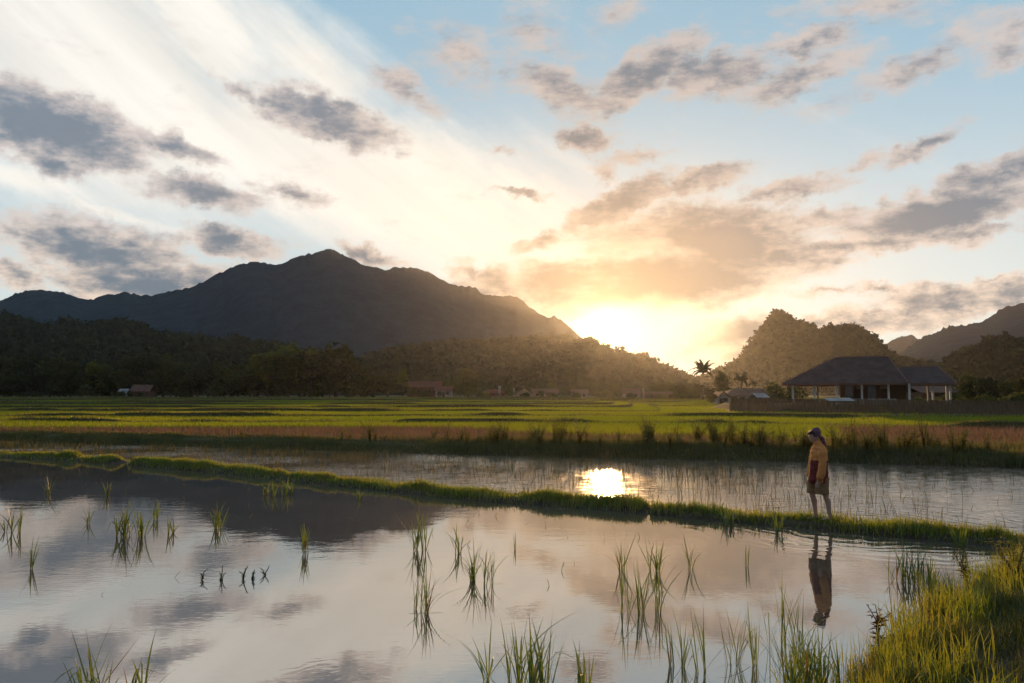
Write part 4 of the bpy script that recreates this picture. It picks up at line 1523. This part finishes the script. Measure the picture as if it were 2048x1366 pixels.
def hip_roof(root, x0, x1, y0, y1, ze, zr, rx0, rx1, ry, mat, name='roof', over=.18):
    """hipped roof solid with fascia and ridge caps; returns the roof part"""
    mb = MB()
    th = .14
    lo = [(x0, y0, ze), (x1, y0, ze), (x1, y1, ze), (x0, y1, ze)]
    up = [(x0, y0, ze + th), (x1, y0, ze + th), (x1, y1, ze + th), (x0, y1, ze + th)]
    ri = [(rx0, ry, zr), (rx1, ry, zr)]
    mb.add(lo + up + ri, [(0, 3, 2, 1), (0, 1, 5, 4), (1, 2, 6, 5), (2, 3, 7, 6), (3, 0, 4, 7), (4, 5, 9, 8), (6, 7, 8, 9)])
    mb.add(up + ri, [(1, 2, 5), (3, 0, 4)])
    rf = mb.build(name, mat, root)
    fa = MB()
    for (a, b) in ((0, 1), (1, 2), (2, 3), (3, 0)):
        p, q = Vector(lo[a]), Vector(lo[b])
        d = (q - p).normalized(); nrm_ = Vector((d.y, -d.x, 0)) * .03
        fa.add([p + nrm_ + Vector((0, 0, -.10)), q + nrm_ + Vector((0, 0, -.10)), q + nrm_ + Vector((0, 0, .10)), p + nrm_ + Vector((0, 0, .10)),
                p - nrm_ + Vector((0, 0, -.10)), q - nrm_ + Vector((0, 0, -.10)), q - nrm_ + Vector((0, 0, .10)), p - nrm_ + Vector((0, 0, .10))],
               [(0, 1, 2, 3), (5, 4, 7, 6), (4, 5, 1, 0), (3, 2, 6, 7)])
    fa.build('fascia', MAT_TRIM, rf)
    cap = MB()
    cap.tube([ri[0], ri[1]], .11, 6)
    for (a, b) in ((4, 8), (7, 8), (5, 9), (6, 9)):
        P = lo + up + ri
        cap.tube([P[a], P[b]], .09, 6)
    cap.build('ridge_cap', MAT_TRIM, rf)
    return rf


def build_pavilion():
    gz = 1.45
    floor = 2.12
    eave = HZ(769)
    root = put('pavilion', None, None, (0, 0, 0))
    tag(root, 'open-sided pavilion with dark hipped tile roof and white columns behind bamboo fence', 'building')
    x0, x1 = HX(1563, 94), HX(1832, 94)
    xr = HX(1910, 96)
    y0, y1 = 94.0, 106.0
    yr = 100.0
    rf = hip_roof(root, x0, x1, y0, y1, eave, HZ(713, yr), HX(1640, yr), HX(1750, yr), yr, MAT_ROOF)
    # gablet at the right end of the main ridge
    gx = HX(1750, yr)
    zr = HZ(713, yr)
    MB().add([(gx - .3, yr - 1.1, zr - 1.22), (gx + .9, yr - 1.1, zr - 1.22), (gx + .1, yr, zr + .03), (gx + .9, yr + 1.1, zr - 1.22), (gx - .3, yr + 1.1, zr - 1.22)],
             [(0, 1, 2), (1, 3, 2), (3, 4, 2), (4, 0, 2), (0, 4, 3, 1)]).build('gablet', MAT_ROOF, rf)
    hip_roof(root, x1 - 6.2, xr, y0 + 1.2, y1 - 1.0, eave - .03, HZ(735, yr), HX(1775, yr), HX(1848, yr), yr + .4, MAT_ROOF, 'wing_roof')
    # plinth
    MB().box(HX(1650, 95.3), HX(1796, 95.3), 95.3, 104.5, gz - 1.2, floor).build('plinth', MAT_CONC, root)
    # earth platform it all stands on
    cols = [(1578, 95.2, gz), (1626, 95.2, gz), (1676, 95.0, gz - .3), (1729, 95.0, gz - .3), (1784, 95.0, gz - .3), (1826, 95.0, gz), (1891, 97.0, gz),
            (1570, 104.6, gz), (1618, 104.6, gz), (1800, 104.0, gz), (1856, 97.2, gz), (1836, 104.0, gz), (1670, 104.8, gz), (1730, 104.8, gz)]
    for px, y, zb in cols:
        xx = HX(px, y)
        mb = MB()
        mb.box(xx - .13, xx + .13, y - .13, y + .13, zb, eave + .06)
        c_ = mb.build('column', MAT_COLUMN, root)
        MB().box(xx - .20, xx + .20, y - .20, y + .20, zb - .01, zb + .22).build('column_base', MAT_CONC, c_)
    # inner rooms
    wy = 98.0
    wx0, wx1 = HX(1661, wy), HX(1797, wy)
    wl_ = MB().box(wx0, wx1, wy, 103.8, floor, eave + .3).build('room_wall', MAT_DARKWALL, root)
    for px, w, z0_, z1_, nm in ((1703, 1.0, 1.30, 1.62, 'window'), (1753, 1.0, 1.30, 1.62, 'window'), (1680, .95, .02, 1.7, 'door'), (1728, .95, .02, 1.7, 'door')):
        cx_ = HX(px, wy)
        fr = MB()
        for (a0_, a1_, b0_, b1_) in ((-w / 2 - .07, -w / 2, z0_, z1_), (w / 2, w / 2 + .07, z0_, z1_), (-w / 2 - .07, w / 2 + .07, z1_, z1_ + .07)):
            fr.box(cx_ + a0_, cx_ + a1_, wy - .05, wy + .02, floor + b0_, floor + b1_)
        f_ = fr.build(nm, MAT_TRIM, root)
        MB().box(cx_ - w / 2, cx_ + w / 2, wy - .02, wy + .01, floor + z0_, floor + z1_).build('pane' if nm == 'window' else 'door_leaf', MAT_CREAM if nm == 'window' else MAT_GLASS, f_)
    # sacks / low wall on the plinth edge
    MB().box(HX(1655, 95.4), HX(1795, 95.4), 95.32, 95.46, floor + .002, floor + .10).build('plinth_kerb', MAT_WHITE, root)
    # turned to face the fields, parallel to its fence
    C = Vector((HX(1736, 98), 98.0, 0))
    R = Matrix.Rotation(math.radians(-24.5), 3, 'Z')
    root.scale = (.88, 1, 1)
    root.rotation_euler = (0, 0, math.radians(-24.5))
    root.location = C + Vector((.9, 0, 0)) - R @ Vector((C.x * .88, C.y, 0))
    return root


build_pavilion()
# platform of earth in the yard
yx = np.linspace(30, 62, 40); yy_ = np.linspace(88, 125, 40)
X_, Y_ = np.meshgrid(yx, yy_)
Z_ = 0.5 + 1.0 * smooth01((X_ - 30) / 2.5) * smooth01((62 - X_) / 2.5) * smooth01((Y_ - 88) / 4) * smooth01((125 - Y_) / 5) + .05 * vnoise(X_, Y_, 5, 3)
a, b_ = np.meshgrid(np.arange(39), np.arange(39)); q = (b_ * 40 + a).ravel()
struct(put('yard_ground', mesh_np('yard_ground', np.stack([X_, Y_, Z_], -1).reshape(-1, 3), np.stack([q, q + 1, q + 41, q + 40], -1), [gm], True)))


# ------------------------------------------------------------------ bamboo fence
def build_fence():
    root = put('bamboo_fence', None, None, (0, 0, 0))
    tag(root, 'long weathered bamboo slat fence along the edge of the rice fields', 'fence')
    A, B = Vector((26.6, 95, 0)), Vector((55, 69.8, 0))
    L = (B - A).length
    u = (B - A) / L
    nrm_ = Vector((-u.y, u.x, 0))
    npan = 17
    r = random.Random(5)
    segs = [(A + u * (L * i / npan), A + u * (L * (i + 1) / npan)) for i in range(npan)]
    C0 = A + Vector((6.5, 24, 0))
    for i in range(8):           # the side that runs back from the corner
        segs.append((A.lerp(C0, i / 8), A.lerp(C0, (i + 1) / 8)))
    for k, (p, q_) in enumerate(segs):
        d = (q_ - p); ln = d.length; d = d / ln
        nn = Vector((-d.y, d.x, 0))
        zb = 0.60 if k >= npan else 0.70 - .22 * k / npan
        H = 1.58 - .12 * (k / npan if k < npan else 0)
        ns = int(ln / .075)
        mb = MB()
        for i in range(ns):
            c_ = p + d * (ln * (i + .5) / ns)
            hh = H + r.gauss(0, .035)
            ti = r.gauss(0, .012)
            o = nn * (.022 if i % 2 else -.022)
            w = d * .033
            t_ = nn * .012
            b0 = c_ + o + Vector((0, 0, zb - .1)); b1 = c_ + o + d * ti + Vector((0, 0, zb + hh))
            mb.add([b0 - w - t_, b0 + w - t_, b0 + w + t_, b0 - w + t_, b1 - w - t_, b1 + w - t_, b1 + w + t_, b1 - w + t_],
                   [(0, 1, 5, 4), (1, 2, 6, 5), (2, 3, 7, 6), (3, 0, 4, 7), (4, 5, 6, 7)])
        pan = mb.build('slats', MAT_BAMBOO, root)
        pan['kind'] = 'stuff'
        rl = MB()
        for zz in (.35, H - .35):
            rl.tube([p + Vector((0, 0, zb + zz)) + nn * .06, q_ + Vector((0, 0, zb + zz)) + nn * .06], .028, 6)
        rl.build('rail', MAT_BAMBOO, root)
        MB().tube([p + nn * .1 + Vector((0, 0, zb - .3)), p + nn * .1 + Vector((0, 0, zb + H + r.uniform(-.02, .14)))], .05, 7).build('post', MAT_BAMBOO, root, True)


build_fence()
# lighter end posts and the earth path below the fence come from the ground itself

# tin-roofed little shelter that leans on the fence
def build_shelter():
    root = put('lean_to_shelter', None, None, (0, 0, 0))
    tag(root, 'small tin-roofed lean-to shelter standing against the bamboo fence', 'shelter')
    d = 81.0
    xa, xb = HX(1658, d), HX(1700, d)
    zt = HZ(801, d)
    gz_ = 0.55
    mb = MB()
    n = 22
    vs, fs = [], []
    for i in range(n + 1):
        xx = xa - .25 + (xb - xa + .6) * i / n
        cor = .02 * math.sin(i * math.pi)
        cor = .02 if i % 2 else -.02
        for y, z in ((d - .5, zt - .05 + cor), (d + 1.3, zt + .28 + cor), (d + 1.3, zt + .262 + cor), (d - .5, zt - .068 + cor)):
            vs.append((xx + (y - d) * .1, y, z))
    for i in range(n):
        a = i * 4
        fs += [(a, a + 4, a + 5, a + 1), (a + 3, a + 2, a + 6, a + 7), (a, a + 3, a + 7, a + 4), (a + 1, a + 5, a + 6, a + 2)]
    mb.add(vs, fs)
    mb.build('roof_sheet', MAT_TIN, root)
    for x in (xa, xb):
        for y in (d - .3, d + 1.1):
            MB().tube([(x, y, gz_ - .3), (x + .05, y, zt + (.05 if y > d else -.03))], .05, 7).build('post', MAT_BAMBOO, root, True)
    MB().box(xa - .1, xb + .1, d - .34, d - .26, zt - .15, zt - .075).build('beam', MAT_BAMBOO, root)
    MB().box(xa, xb, d - .1, d + .9, gz_ + .42, gz_ + .48).build('bench', MAT_BAMBOO, root)


build_shelter()


# ------------------------------------------------------------------ village houses
def house(px0, px1, eave_px, ridge_px, d, label, wall, roof, depth=7.0, hip=False, wins=2, base_px=None, name='house', side_gable=False, door=True):
    xm = (px0 + px1) / 2
    cx, cyy = ray(xm, 790).x * d, d + depth / 2
    z0 = ground_z(cx, cyy) - .05
    w = (px1 - px0) / F * d
    ze = at_d(xm, eave_px, d).z
    zr = at_d(xm, ridge_px, d + depth / 2).z
    root = put(name, None, None, (cx, cyy, z0))
    tag(root, label, 'house')
    ze -= z0; zr -= z0
    ov = .5
    wx = w / 2 - ov
    MB().box(-wx, wx, -depth / 2, depth / 2, -.4, ze + .02).build('wall', wall, root)
    rm = MB()
    hx, hy = w / 2, depth / 2 + ov
    th = .12
    if side_gable:       # the gable faces the fields
        P = [(-hx, -hy, ze - .1), (0, -hy, zr), (hx, -hy, ze - .1), (-hx, hy, ze - .1), (0, hy, zr), (hx, hy, ze - .1)]
        Q = [(x, y, z + th) for x, y, z in P]
        rm.add(P + Q, [(0, 3, 4, 1), (1, 4, 5, 2), (6, 7, 10, 9), (7, 8, 11, 10), (0, 1, 7, 6), (1, 2, 8, 7), (3, 9, 10, 4), (4, 10, 11, 5), (0, 6, 9, 3), (2, 5, 11, 8)])
        MB().add([(-wx, -depth / 2 + .02, ze + .0), (wx, -depth / 2 + .02, ze + .0), (0, -depth / 2 + .02, zr - .15), (-wx, -depth / 2 + .2, ze), (wx, -depth / 2 + .2, ze), (0, -depth / 2 + .2, zr - .15)],
                 [(0, 1, 2), (3, 5, 4)]).build('gable', wall, root)
    else:
        k = min(hx * .5, 3.0) if hip else 0
        P = [(-hx, -hy, ze - .1), (hx, -hy, ze - .1), (hx, hy, ze - .1), (-hx, hy, ze - .1), (-hx + k, 0, zr), (hx - k, 0, zr)]
        Q = [(x, y, z + th) for x, y, z in P]
        rm.add(P + Q, [(0, 4, 5, 1), (2, 5, 4, 3), (6, 7, 11, 10), (8, 9, 10, 11), (0, 1, 7, 6), (2, 3, 9, 8)])
        rm.add(P + Q, [(1, 5, 2), (3, 4, 0), (7, 8, 11), (9, 6, 10)] if hip else [(1, 5, 11, 7), (5, 2, 8, 11), (0, 6, 10, 4), (3, 4, 10, 9)])
    rm.build('roof', roof, root)
    wh = min(1.2, ze * .42)
    for i in range(wins + (1 if door else 0)):
        xx = -wx + (i + 1) * 2 * wx / (wins + 2)
        if door and i == wins // 2:
            dr = MB().box(xx - .5, xx + .5, -depth / 2 - .05, -depth / 2 + .05, -.1, min(2.0, ze * .8)).build('door', MAT_DARKWALL, root)
            MB().box(xx + .32, xx + .40, -depth / 2 - .09, -depth / 2 - .052, .9, 1.0).build('handle', MAT_TIN, dr)
        else:
            wn = MB()
            zz = ze * .42
            wn.box(xx - .62, xx - .52, -depth / 2 - .06, -depth / 2 + .05, zz, zz + wh).box(xx + .52, xx + .62, -depth / 2 - .06, -depth / 2 + .05, zz, zz + wh)
            wn.box(xx - .62, xx + .62, -depth / 2 - .07, -depth / 2 + .05, zz + wh, zz + wh + .09).box(xx - .62, xx + .62, -depth / 2 - .09, -depth / 2 + .05, zz - .09, zz)
            w_ = wn.build('window', MAT_TRIM, root)
            MB().box(xx - .52, xx + .52, -depth / 2 - .03, -depth / 2 + .03, zz, zz + wh).build('pane', MAT_GLASS, w_)
    return root


house(812, 884, 774, 763, 312, 'long low house with dark red roof beside the slim tree', MAT_REDWALL, MAT_RED_ROOF, 9, wins=4)
house(868, 906, 781, 773, 306, 'white-walled annex with red lean roof next to the round tree', MAT_WHITE, MAT_RED_ROOF, 6, wins=2)
house(962, 1012, 786, 779, 316, 'low red-roofed cottage just past the round tree', MAT_REDWALL, MAT_RED_ROOF, 7, hip=True)
house(1030, 1066, 787, 776, 322, 'small cream house with its gable towards the fields', MAT_CREAM, MAT_RED_ROOF, 8, side_gable=True, wins=1)
house(1062, 1118, 786, 778, 330, 'wide cream house with brown roof in the orange haze', MAT_CREAM, MAT_BROWN_ROOF, 8, wins=3)
house(1142, 1178, 787, 779, 322, 'little white house half lost in the glow below the sun', MAT_WHITE, MAT_BROWN_ROOF, 7)
house(1246, 1282, 788, 777, 310, 'white house with brown roof next to the long red-brown barn', MAT_WHITE, MAT_BROWN_ROOF, 7)
house(1288, 1356, 789, 784, 285, 'long red-brown barn with pale eave among the village trees', MAT_REDWALL, MAT_BROWN_ROOF, 7, wins=3)
house(1432, 1462, 794, 784, 172, 'small white house with its gable beside the fence corner', MAT_WHITE, MAT_BROWN_ROOF, 6, side_gable=True, wins=1)
house(1450, 1562, 792, 778, 176, 'long house with brown roof between fence corner and pavilion', MAT_WHITE, MAT_BROWN_ROOF, 9, wins=5, hip=True)
house(1840, 1920, 785, 772, 128, 'brown timber house glimpsed under the pavilion wing roof', MAT_DARKWALL, MAT_BROWN_ROOF, 8, wins=2)
house(258, 300, 783, 770, 302, 'brown-roofed shack at the foot of the dark tree belt', MAT_REDWALL, MAT_BROWN_ROOF, 6, wins=1)
house(234, 254, 786, 778, 300, 'tiny pale hut next to the brown-roofed shack', MAT_WHITE, MAT_TIN, 4, wins=1, door=False)
house(1512, 1538, 795, 788, 112, 'shed with bright tin roof showing over the bamboo fence', MAT_REDWALL, MAT_TIN, 3.5, wins=1)

# white water towers of the village
for i, (px, top, d, lab) in enumerate(((999, 772, 312, 'wide white water tank on a post above the red cottage roof'), (1028, 776, 314, 'slim white water tank beside the gabled cream house'),
                                       (1287, 776, 286, 'thin white water tank at the end of the red-brown barn'))):
    x_ = ray(px, 790).x * d
    z_ = ground_z(x_, d)
    zt = at_d(px, top, d).z - z_
    root = put('water_tank', None, None, (x_, d, z_))
    tag(root, lab, 'water tank')
    rr = .55 if i == 0 else .35
    MB().tube([(0, 0, zt - 1.3), (0, 0, zt - .12), (0, 0, zt)], [rr, rr, rr * .5], 12).build('tank', MAT_WHITE, root, True)
    lg = MB()
    for a in (0, 1.57, 3.14, 4.71):
        MB().tube([(rr * .9 * math.cos(a), rr * .9 * math.sin(a), -.2), (rr * .8 * math.cos(a), rr * .8 * math.sin(a), zt - 1.3)], .06, 5).build('leg', MAT_CONC, root)

# ------------------------------------------------------------------ the walker on the bund
def rings_mesh(mb, rings, n=18, mi=0):
    """loft of horizontal-ish ellipses: (cx, cy, cz, rx, ry[, tilt about y])"""
    vs, fs = [], []
    for rg in rings:
        cx_, cy_, cz_, rx, ry = rg[:5]
        tl = rg[5] if len(rg) > 5 else 0.0
        for k in range(n):
            a = 2 * math.pi * k / n
            x, y = rx * math.cos(a), ry * math.sin(a)
            vs.append((cx_ + x * math.cos(tl), cy_ + y, cz_ - x * math.sin(tl)))
    m = len(rings)
    for i in range(m - 1):
        for k in range(n):
            fs.append((i * n + k, i * n + (k + 1) % n, (i + 1) * n + (k + 1) % n, (i + 1) * n + k))
    fs.append(tuple(range(n))[::-1])
    fs.append(tuple(range((m - 1) * n, m * n)))
    return mb.add(vs, fs, mi)


def fuse(mb, name, voxel, smooth_it, disp=0.0, dscale=18.0):
    """one continuous surface out of overlapping lofts"""
    me = mb.mesh(name, [])
    o = bpy.data.objects.new(name, me)
    COL.objects.link(o)
    rm = o.modifiers.new('r', 'REMESH'); rm.mode = 'VOXEL'; rm.voxel_size = voxel
    sm = o.modifiers.new('s', 'SMOOTH'); sm.iterations = smooth_it; sm.factor = .5
    dg = bpy.context.evaluated_depsgraph_get()
    out = bpy.data.meshes.new_from_object(o.evaluated_get(dg))
    bpy.data.objects.remove(o)
    if disp:
        from mathutils import noise as mn
        for v in out.vertices:
            k = mn.noise(v.co * dscale) * .6 + mn.noise(Vector((v.co.x * dscale * .6, v.co.y * dscale * .6, v.co.z * dscale * 1.7))) * .7
            v.co += v.normal * disp * k
    out.polygons.foreach_set('use_smooth', [True] * len(out.polygons))
    out.name = name
    return out


MAT_SKIN = mat_plain('skin', (0.40, 0.22, 0.15), (0.46, 0.27, 0.19), 6.0, .55, spec=.3)
MAT_MUSTARD = mat_plain('mustard_fleece', (0.60, 0.225, 0.065), (0.70, 0.275, 0.085), 14.0, .95, .5, 90.)
MAT_BURG = mat_plain('burgundy_fleece', (0.135, 0.022, 0.022), (0.18, 0.034, 0.03), 14.0, .95, .5, 90.)
MAT_SHORT = mat_plain('khaki_shorts', (0.22, 0.12, 0.055), (0.30, 0.17, 0.085), 16.0, .9, .4, 60.)
MAT_SCARF = mat_plain('plum_headscarf', (0.085, 0.040, 0.060), (0.16, 0.085, 0.11), 22.0, .85, .3, 60.)
MAT_HAIR = mat_plain('dark_hair', (0.025, 0.014, 0.010), (0.05, 0.028, 0.018), 30.0, .5, .5, 120., stretch=(1, 1, .2))
MAT_EYE = mat_plain('eye', (0.02, 0.015, 0.012), (0.03, 0.02, 0.015), 3.0, .3)


def build_person():
    root = put('person', None, None, (PERSON.x, PERSON.y, 0.0))
    tag(root, 'person in mustard and burgundy fleece, shorts and headscarf standing on the bund', 'person')
    g = 0.118                      # sole height: top of the trodden bund
    b = MB()
    S = -1                         # the near side (towards the camera) is -y
    # legs: (hip x, ankle x, y)
    for hx, kx, ax, y in ((-.075, -.125, -.075, .085), (-.005, .055, .115, -.085)):
        rings_mesh(b, [(hx + .01, y, g + .80, .092, .088), (hx - .005, y, g + .68, .085, .080), (kx * .55 + hx * .45, y, g + .57, .068, .066), (kx, y, g + .47, .055, .054),
                       (kx + .004, y, g + .43, .050, .050), (kx * .65 + ax * .35 + .014, y, g + .34, .056, .052), (kx * .4 + ax * .6 + .010, y, g + .24, .044, .041),
                       (ax, y, g + .11, .032, .029), (ax - .002, y, g + .06, .036, .031), (ax - .01, y, g + .015, .042, .033)])
        # foot
        rings_mesh(b, [(ax + .04, y, g + .03, .012, .025, 1.57), (ax + .01, y, g + .035, .034, .034, 1.57), (ax - .05, y, g + .032, .030, .036, 1.57),
                       (ax - .11, y, g + .022, .020, .042, 1.57), (ax - .155, y, g + .014, .012, .036, 1.57)])
    # pelvis, torso inside the clothes
    rings_mesh(b, [(-.045, 0, g + .70, .09, .14), (-.04, 0, g + .82, .105, .155), (-.035, 0, g + .95, .10, .14), (-.035, 0, g + 1.1, .105, .15), (-.025, 0, g + 1.25, .10, .16),
                   (-.02, 0, g + 1.33, .075, .13), (-.025, 0, g + 1.37, .05, .055), (-.045, 0, g + 1.42, .047, .047), (-.075, 0, g + 1.47, .05, .05)])
    # head, tilted down towards the water
    T = .22
    rings_mesh(b, [(-.115, 0, g + 1.415, .030, .026, -T), (-.105, 0, g + 1.435, .060, .046, -T), (-.098, 0, g + 1.465, .078, .058, -T), (-.094, 0, g + 1.50, .088, .068, -T),
                   (-.090, 0, g + 1.54, .094, .074, -T), (-.085, 0, g + 1.58, .094, .075, -T), (-.082, 0, g + 1.62, .082, .066, -T), (-.080, 0, g + 1.645, .05, .042, -T)])
    # nose, lips, brow, ears
    rings_mesh(b, [(-.180, 0, g + 1.545, .006, .006), (-.193, 0, g + 1.515, .012, .011), (-.199, 0, g + 1.494, .013, .015), (-.186, 0, g + 1.484, .010, .013)], 10)
    rings_mesh(b, [(-.174, 0, g + 1.478, .008, .016), (-.181, 0, g + 1.466, .009, .019), (-.172, 0, g + 1.452, .008, .016)], 10)
    for y in (-.072, .072):
        rings_mesh(b, [(-.066, y, g + 1.475, .008, .007), (-.060, y * 1.08, g + 1.495, .016, .008), (-.058, y * 1.1, g + 1.52, .019, .009), (-.064, y, g + 1.54, .010, .007)], 10)
    # forearms and hands; near arm hangs straight, hand by the pocket
    for sy, hx in ((-1, -.115), (1, -.13)):
        y = sy * .205
        b.tube([(-.06, y * .97, g + .98), (-.10, y * 1.02, g + .82), (hx - .005, y, g + .715)], [.042, .034, .027], 12)
        rings_mesh(b, [(hx - .004, y, g + .73, .027, .020), (hx - .008, y, g + .70, .034, .018), (hx - .012, y, g + .665, .038, .018), (hx - .016, y, g + .640, .036, .016)], 12)
        for i, (ox, ln) in enumerate(((-.030, .060), (-.010, .072), (.010, .068), (.028, .052))):
            x0 = hx - .016 + ox
            b.tube([(x0, y, g + .648), (x0 - .006, y * 1.0, g + .648 - ln * .5), (x0 - .004, y * .955, g + .648 - ln)], [.0095, .0088, .0068], 8)
        b.tube([(hx - .035, y, g + .700), (hx - .055, y * .97, g + .672), (hx - .058, y * .93, g + .642)], [.011, .0095, .0072], 8)
    body = fuse(b, 'body', .0085, 3)
    body.materials.append(MAT_SKIN)
    put('body', body, root)
    # eyes
    for y in (-.036, .036):
        MB().tube([(-.171, y - .010, g + 1.530), (-.176, y, g + 1.530), (-.171, y + .010, g + 1.530)], [.003, .007, .003], 8).build('eye', MAT_EYE, root, True)

    # shorts
    s = MB()
    rings_mesh(s, [(-.04, 0, g + .93, .125, .165), (-.035, 0, g + .80, .135, .178), (-.045, 0, g + .70, .14, .185)], 24)
    for hx, y in ((-.095, .088), (-.005, -.088)):
        rings_mesh(s, [(hx + .02, y, g + .78, .110, .100), (hx, y, g + .64, .116, .104), (hx - .004, y, g + .535, .122, .108), (hx - .006, y, g + .475, .124, .110)], 20)
    sh = fuse(s, 'shorts', .011, 4, .006, 13)
    sh.materials.append(MAT_SHORT)
    put('shorts', sh, root)
    # fleece jacket, loose
    j = MB()
    rings_mesh(j, [(-.045, 0, g + .665, .152, .190), (-.042, 0, g + .70, .168, .206), (-.035, 0, g + .80, .165, .202), (-.028, 0, g + .95, .156, .196), (-.022, 0, g + 1.10, .144, .192),
                   (-.012, 0, g + 1.22, .142, .200), (-.010, 0, g + 1.31, .118, .180), (-.022, 0, g + 1.365, .085, .11), (-.040, 0, g + 1.40, .072, .072), (-.058, 0, g + 1.445, .066, .066, .15)], 28)
    arms = []
    for sy in (-1, 1):
        pts = [(-.012, sy * .135, g + 1.315), (-.026, sy * .205, g + 1.22), (-.042, sy * .238, g + 1.08), (-.058, sy * .246, g + .96), (-.076, sy * .240, g + .865), (-.096, sy * .230, g + .79), (-.108, sy * .210, g + .735)]
        rad = [.072, .072, .068, .070, .076, .072, .042]
        j.tube(pts, rad, 16)
        arms.append(pts)
    jk = fuse(j, 'jacket', .011, 3, .014, 12)
    jk.materials.append(MAT_MUSTARD); jk.materials.append(MAT_BURG)

    def near_arm(c):
        for pts in arms:
            for p_, q_ in zip(pts, pts[1:]):
                p_, q_ = Vector(p_), Vector(q_)
                t_ = max(0, min(1, (c - p_).dot(q_ - p_) / (q_ - p_).length_squared))
                if (c - p_.lerp(q_, t_)).length < .082 and abs(c.y) > .185:
                    return True
        return False
    for pl in jk.polygons:
        c = pl.center
        pl.material_index = 1 if (c.z < g + 1.085 and not near_arm(c)) else 0
    put('jacket', jk, root)
    # headscarf with hanging tails, fringe of dark hair
    h = MB()
    rings_mesh(h, [(-.030, 0, g + 1.485, .040, .066, -T), (-.050, 0, g + 1.515, .070, .083, -T), (-.066, 0, g + 1.55, .092, .089, -T), (-.073, 0, g + 1.59, .102, .088, -T), (-.074, 0, g + 1.63, .095, .080, -T),
                   (-.070, 0, g + 1.665, .064, .056, -T), (-.068, 0, g + 1.682, .025, .022, -T)], 22)
    h.tube([(.005, .0, g + 1.51), (.045, -.01, g + 1.49), (.065, -.02, g + 1.44), (.075, -.03, g + 1.36), (.105, -.035, g + 1.30)], [.034, .034, .030, .030, .012], 10)
    h.tube([(.01, .0, g + 1.50), (.05, .03, g + 1.46), (.082, .03, g + 1.39), (.09, .02, g + 1.33)], [.026, .026, .026, .010], 10)
    hs = fuse(h, 'headscarf', .009, 2, .006, 26)
    hs.materials.append(MAT_SCARF)
    put('headscarf', hs, root)
    f = MB()
    for k in range(9):
        y = -.055 + k * .0138
        e = .006 * math.sin(k * 2.1)
        f.tube([(-.138, y, g + 1.622), (-.178, y * .95, g + 1.595), (-.190, y * .9, g + 1.565 + e), (-.184, y * .88, g + 1.545 + e)], [.012, .013, .012, .004], 7)
    for sy in (-1, 1):
        f.tube([(-.130, sy * .070, g + 1.60), (-.125, sy * .076, g + 1.55), (-.118, sy * .074, g + 1.50)], [.016, .014, .006], 8)
    fr = fuse(f, 'hair', .007, 1)
    fr.materials.append(MAT_HAIR)
    put('hair', fr, root)
    return root


build_person()

# ------------------------------------------------------------------ evening haze
hz = MB().box(-2300, 2300, -230, 2250, -4.0, 450).mesh('haze', [])
hm, t = new_mat('evening_haze')
pv = node(t, 'ShaderNodeVolumePrincipled')
pv.inputs['Color'].default_value = (0.82, 0.88, 0.97, 1)
pv.inputs['Density'].default_value = HAZE_DENSITY
pv.inputs['Anisotropy'].default_value = HAZE_G
t.links.new(pv.outputs[0], node(t, 'ShaderNodeOutputMaterial').inputs['Volume'])
hz.materials.append(hm)
ho = put('haze', hz)
ho['kind'] = 'stuff'
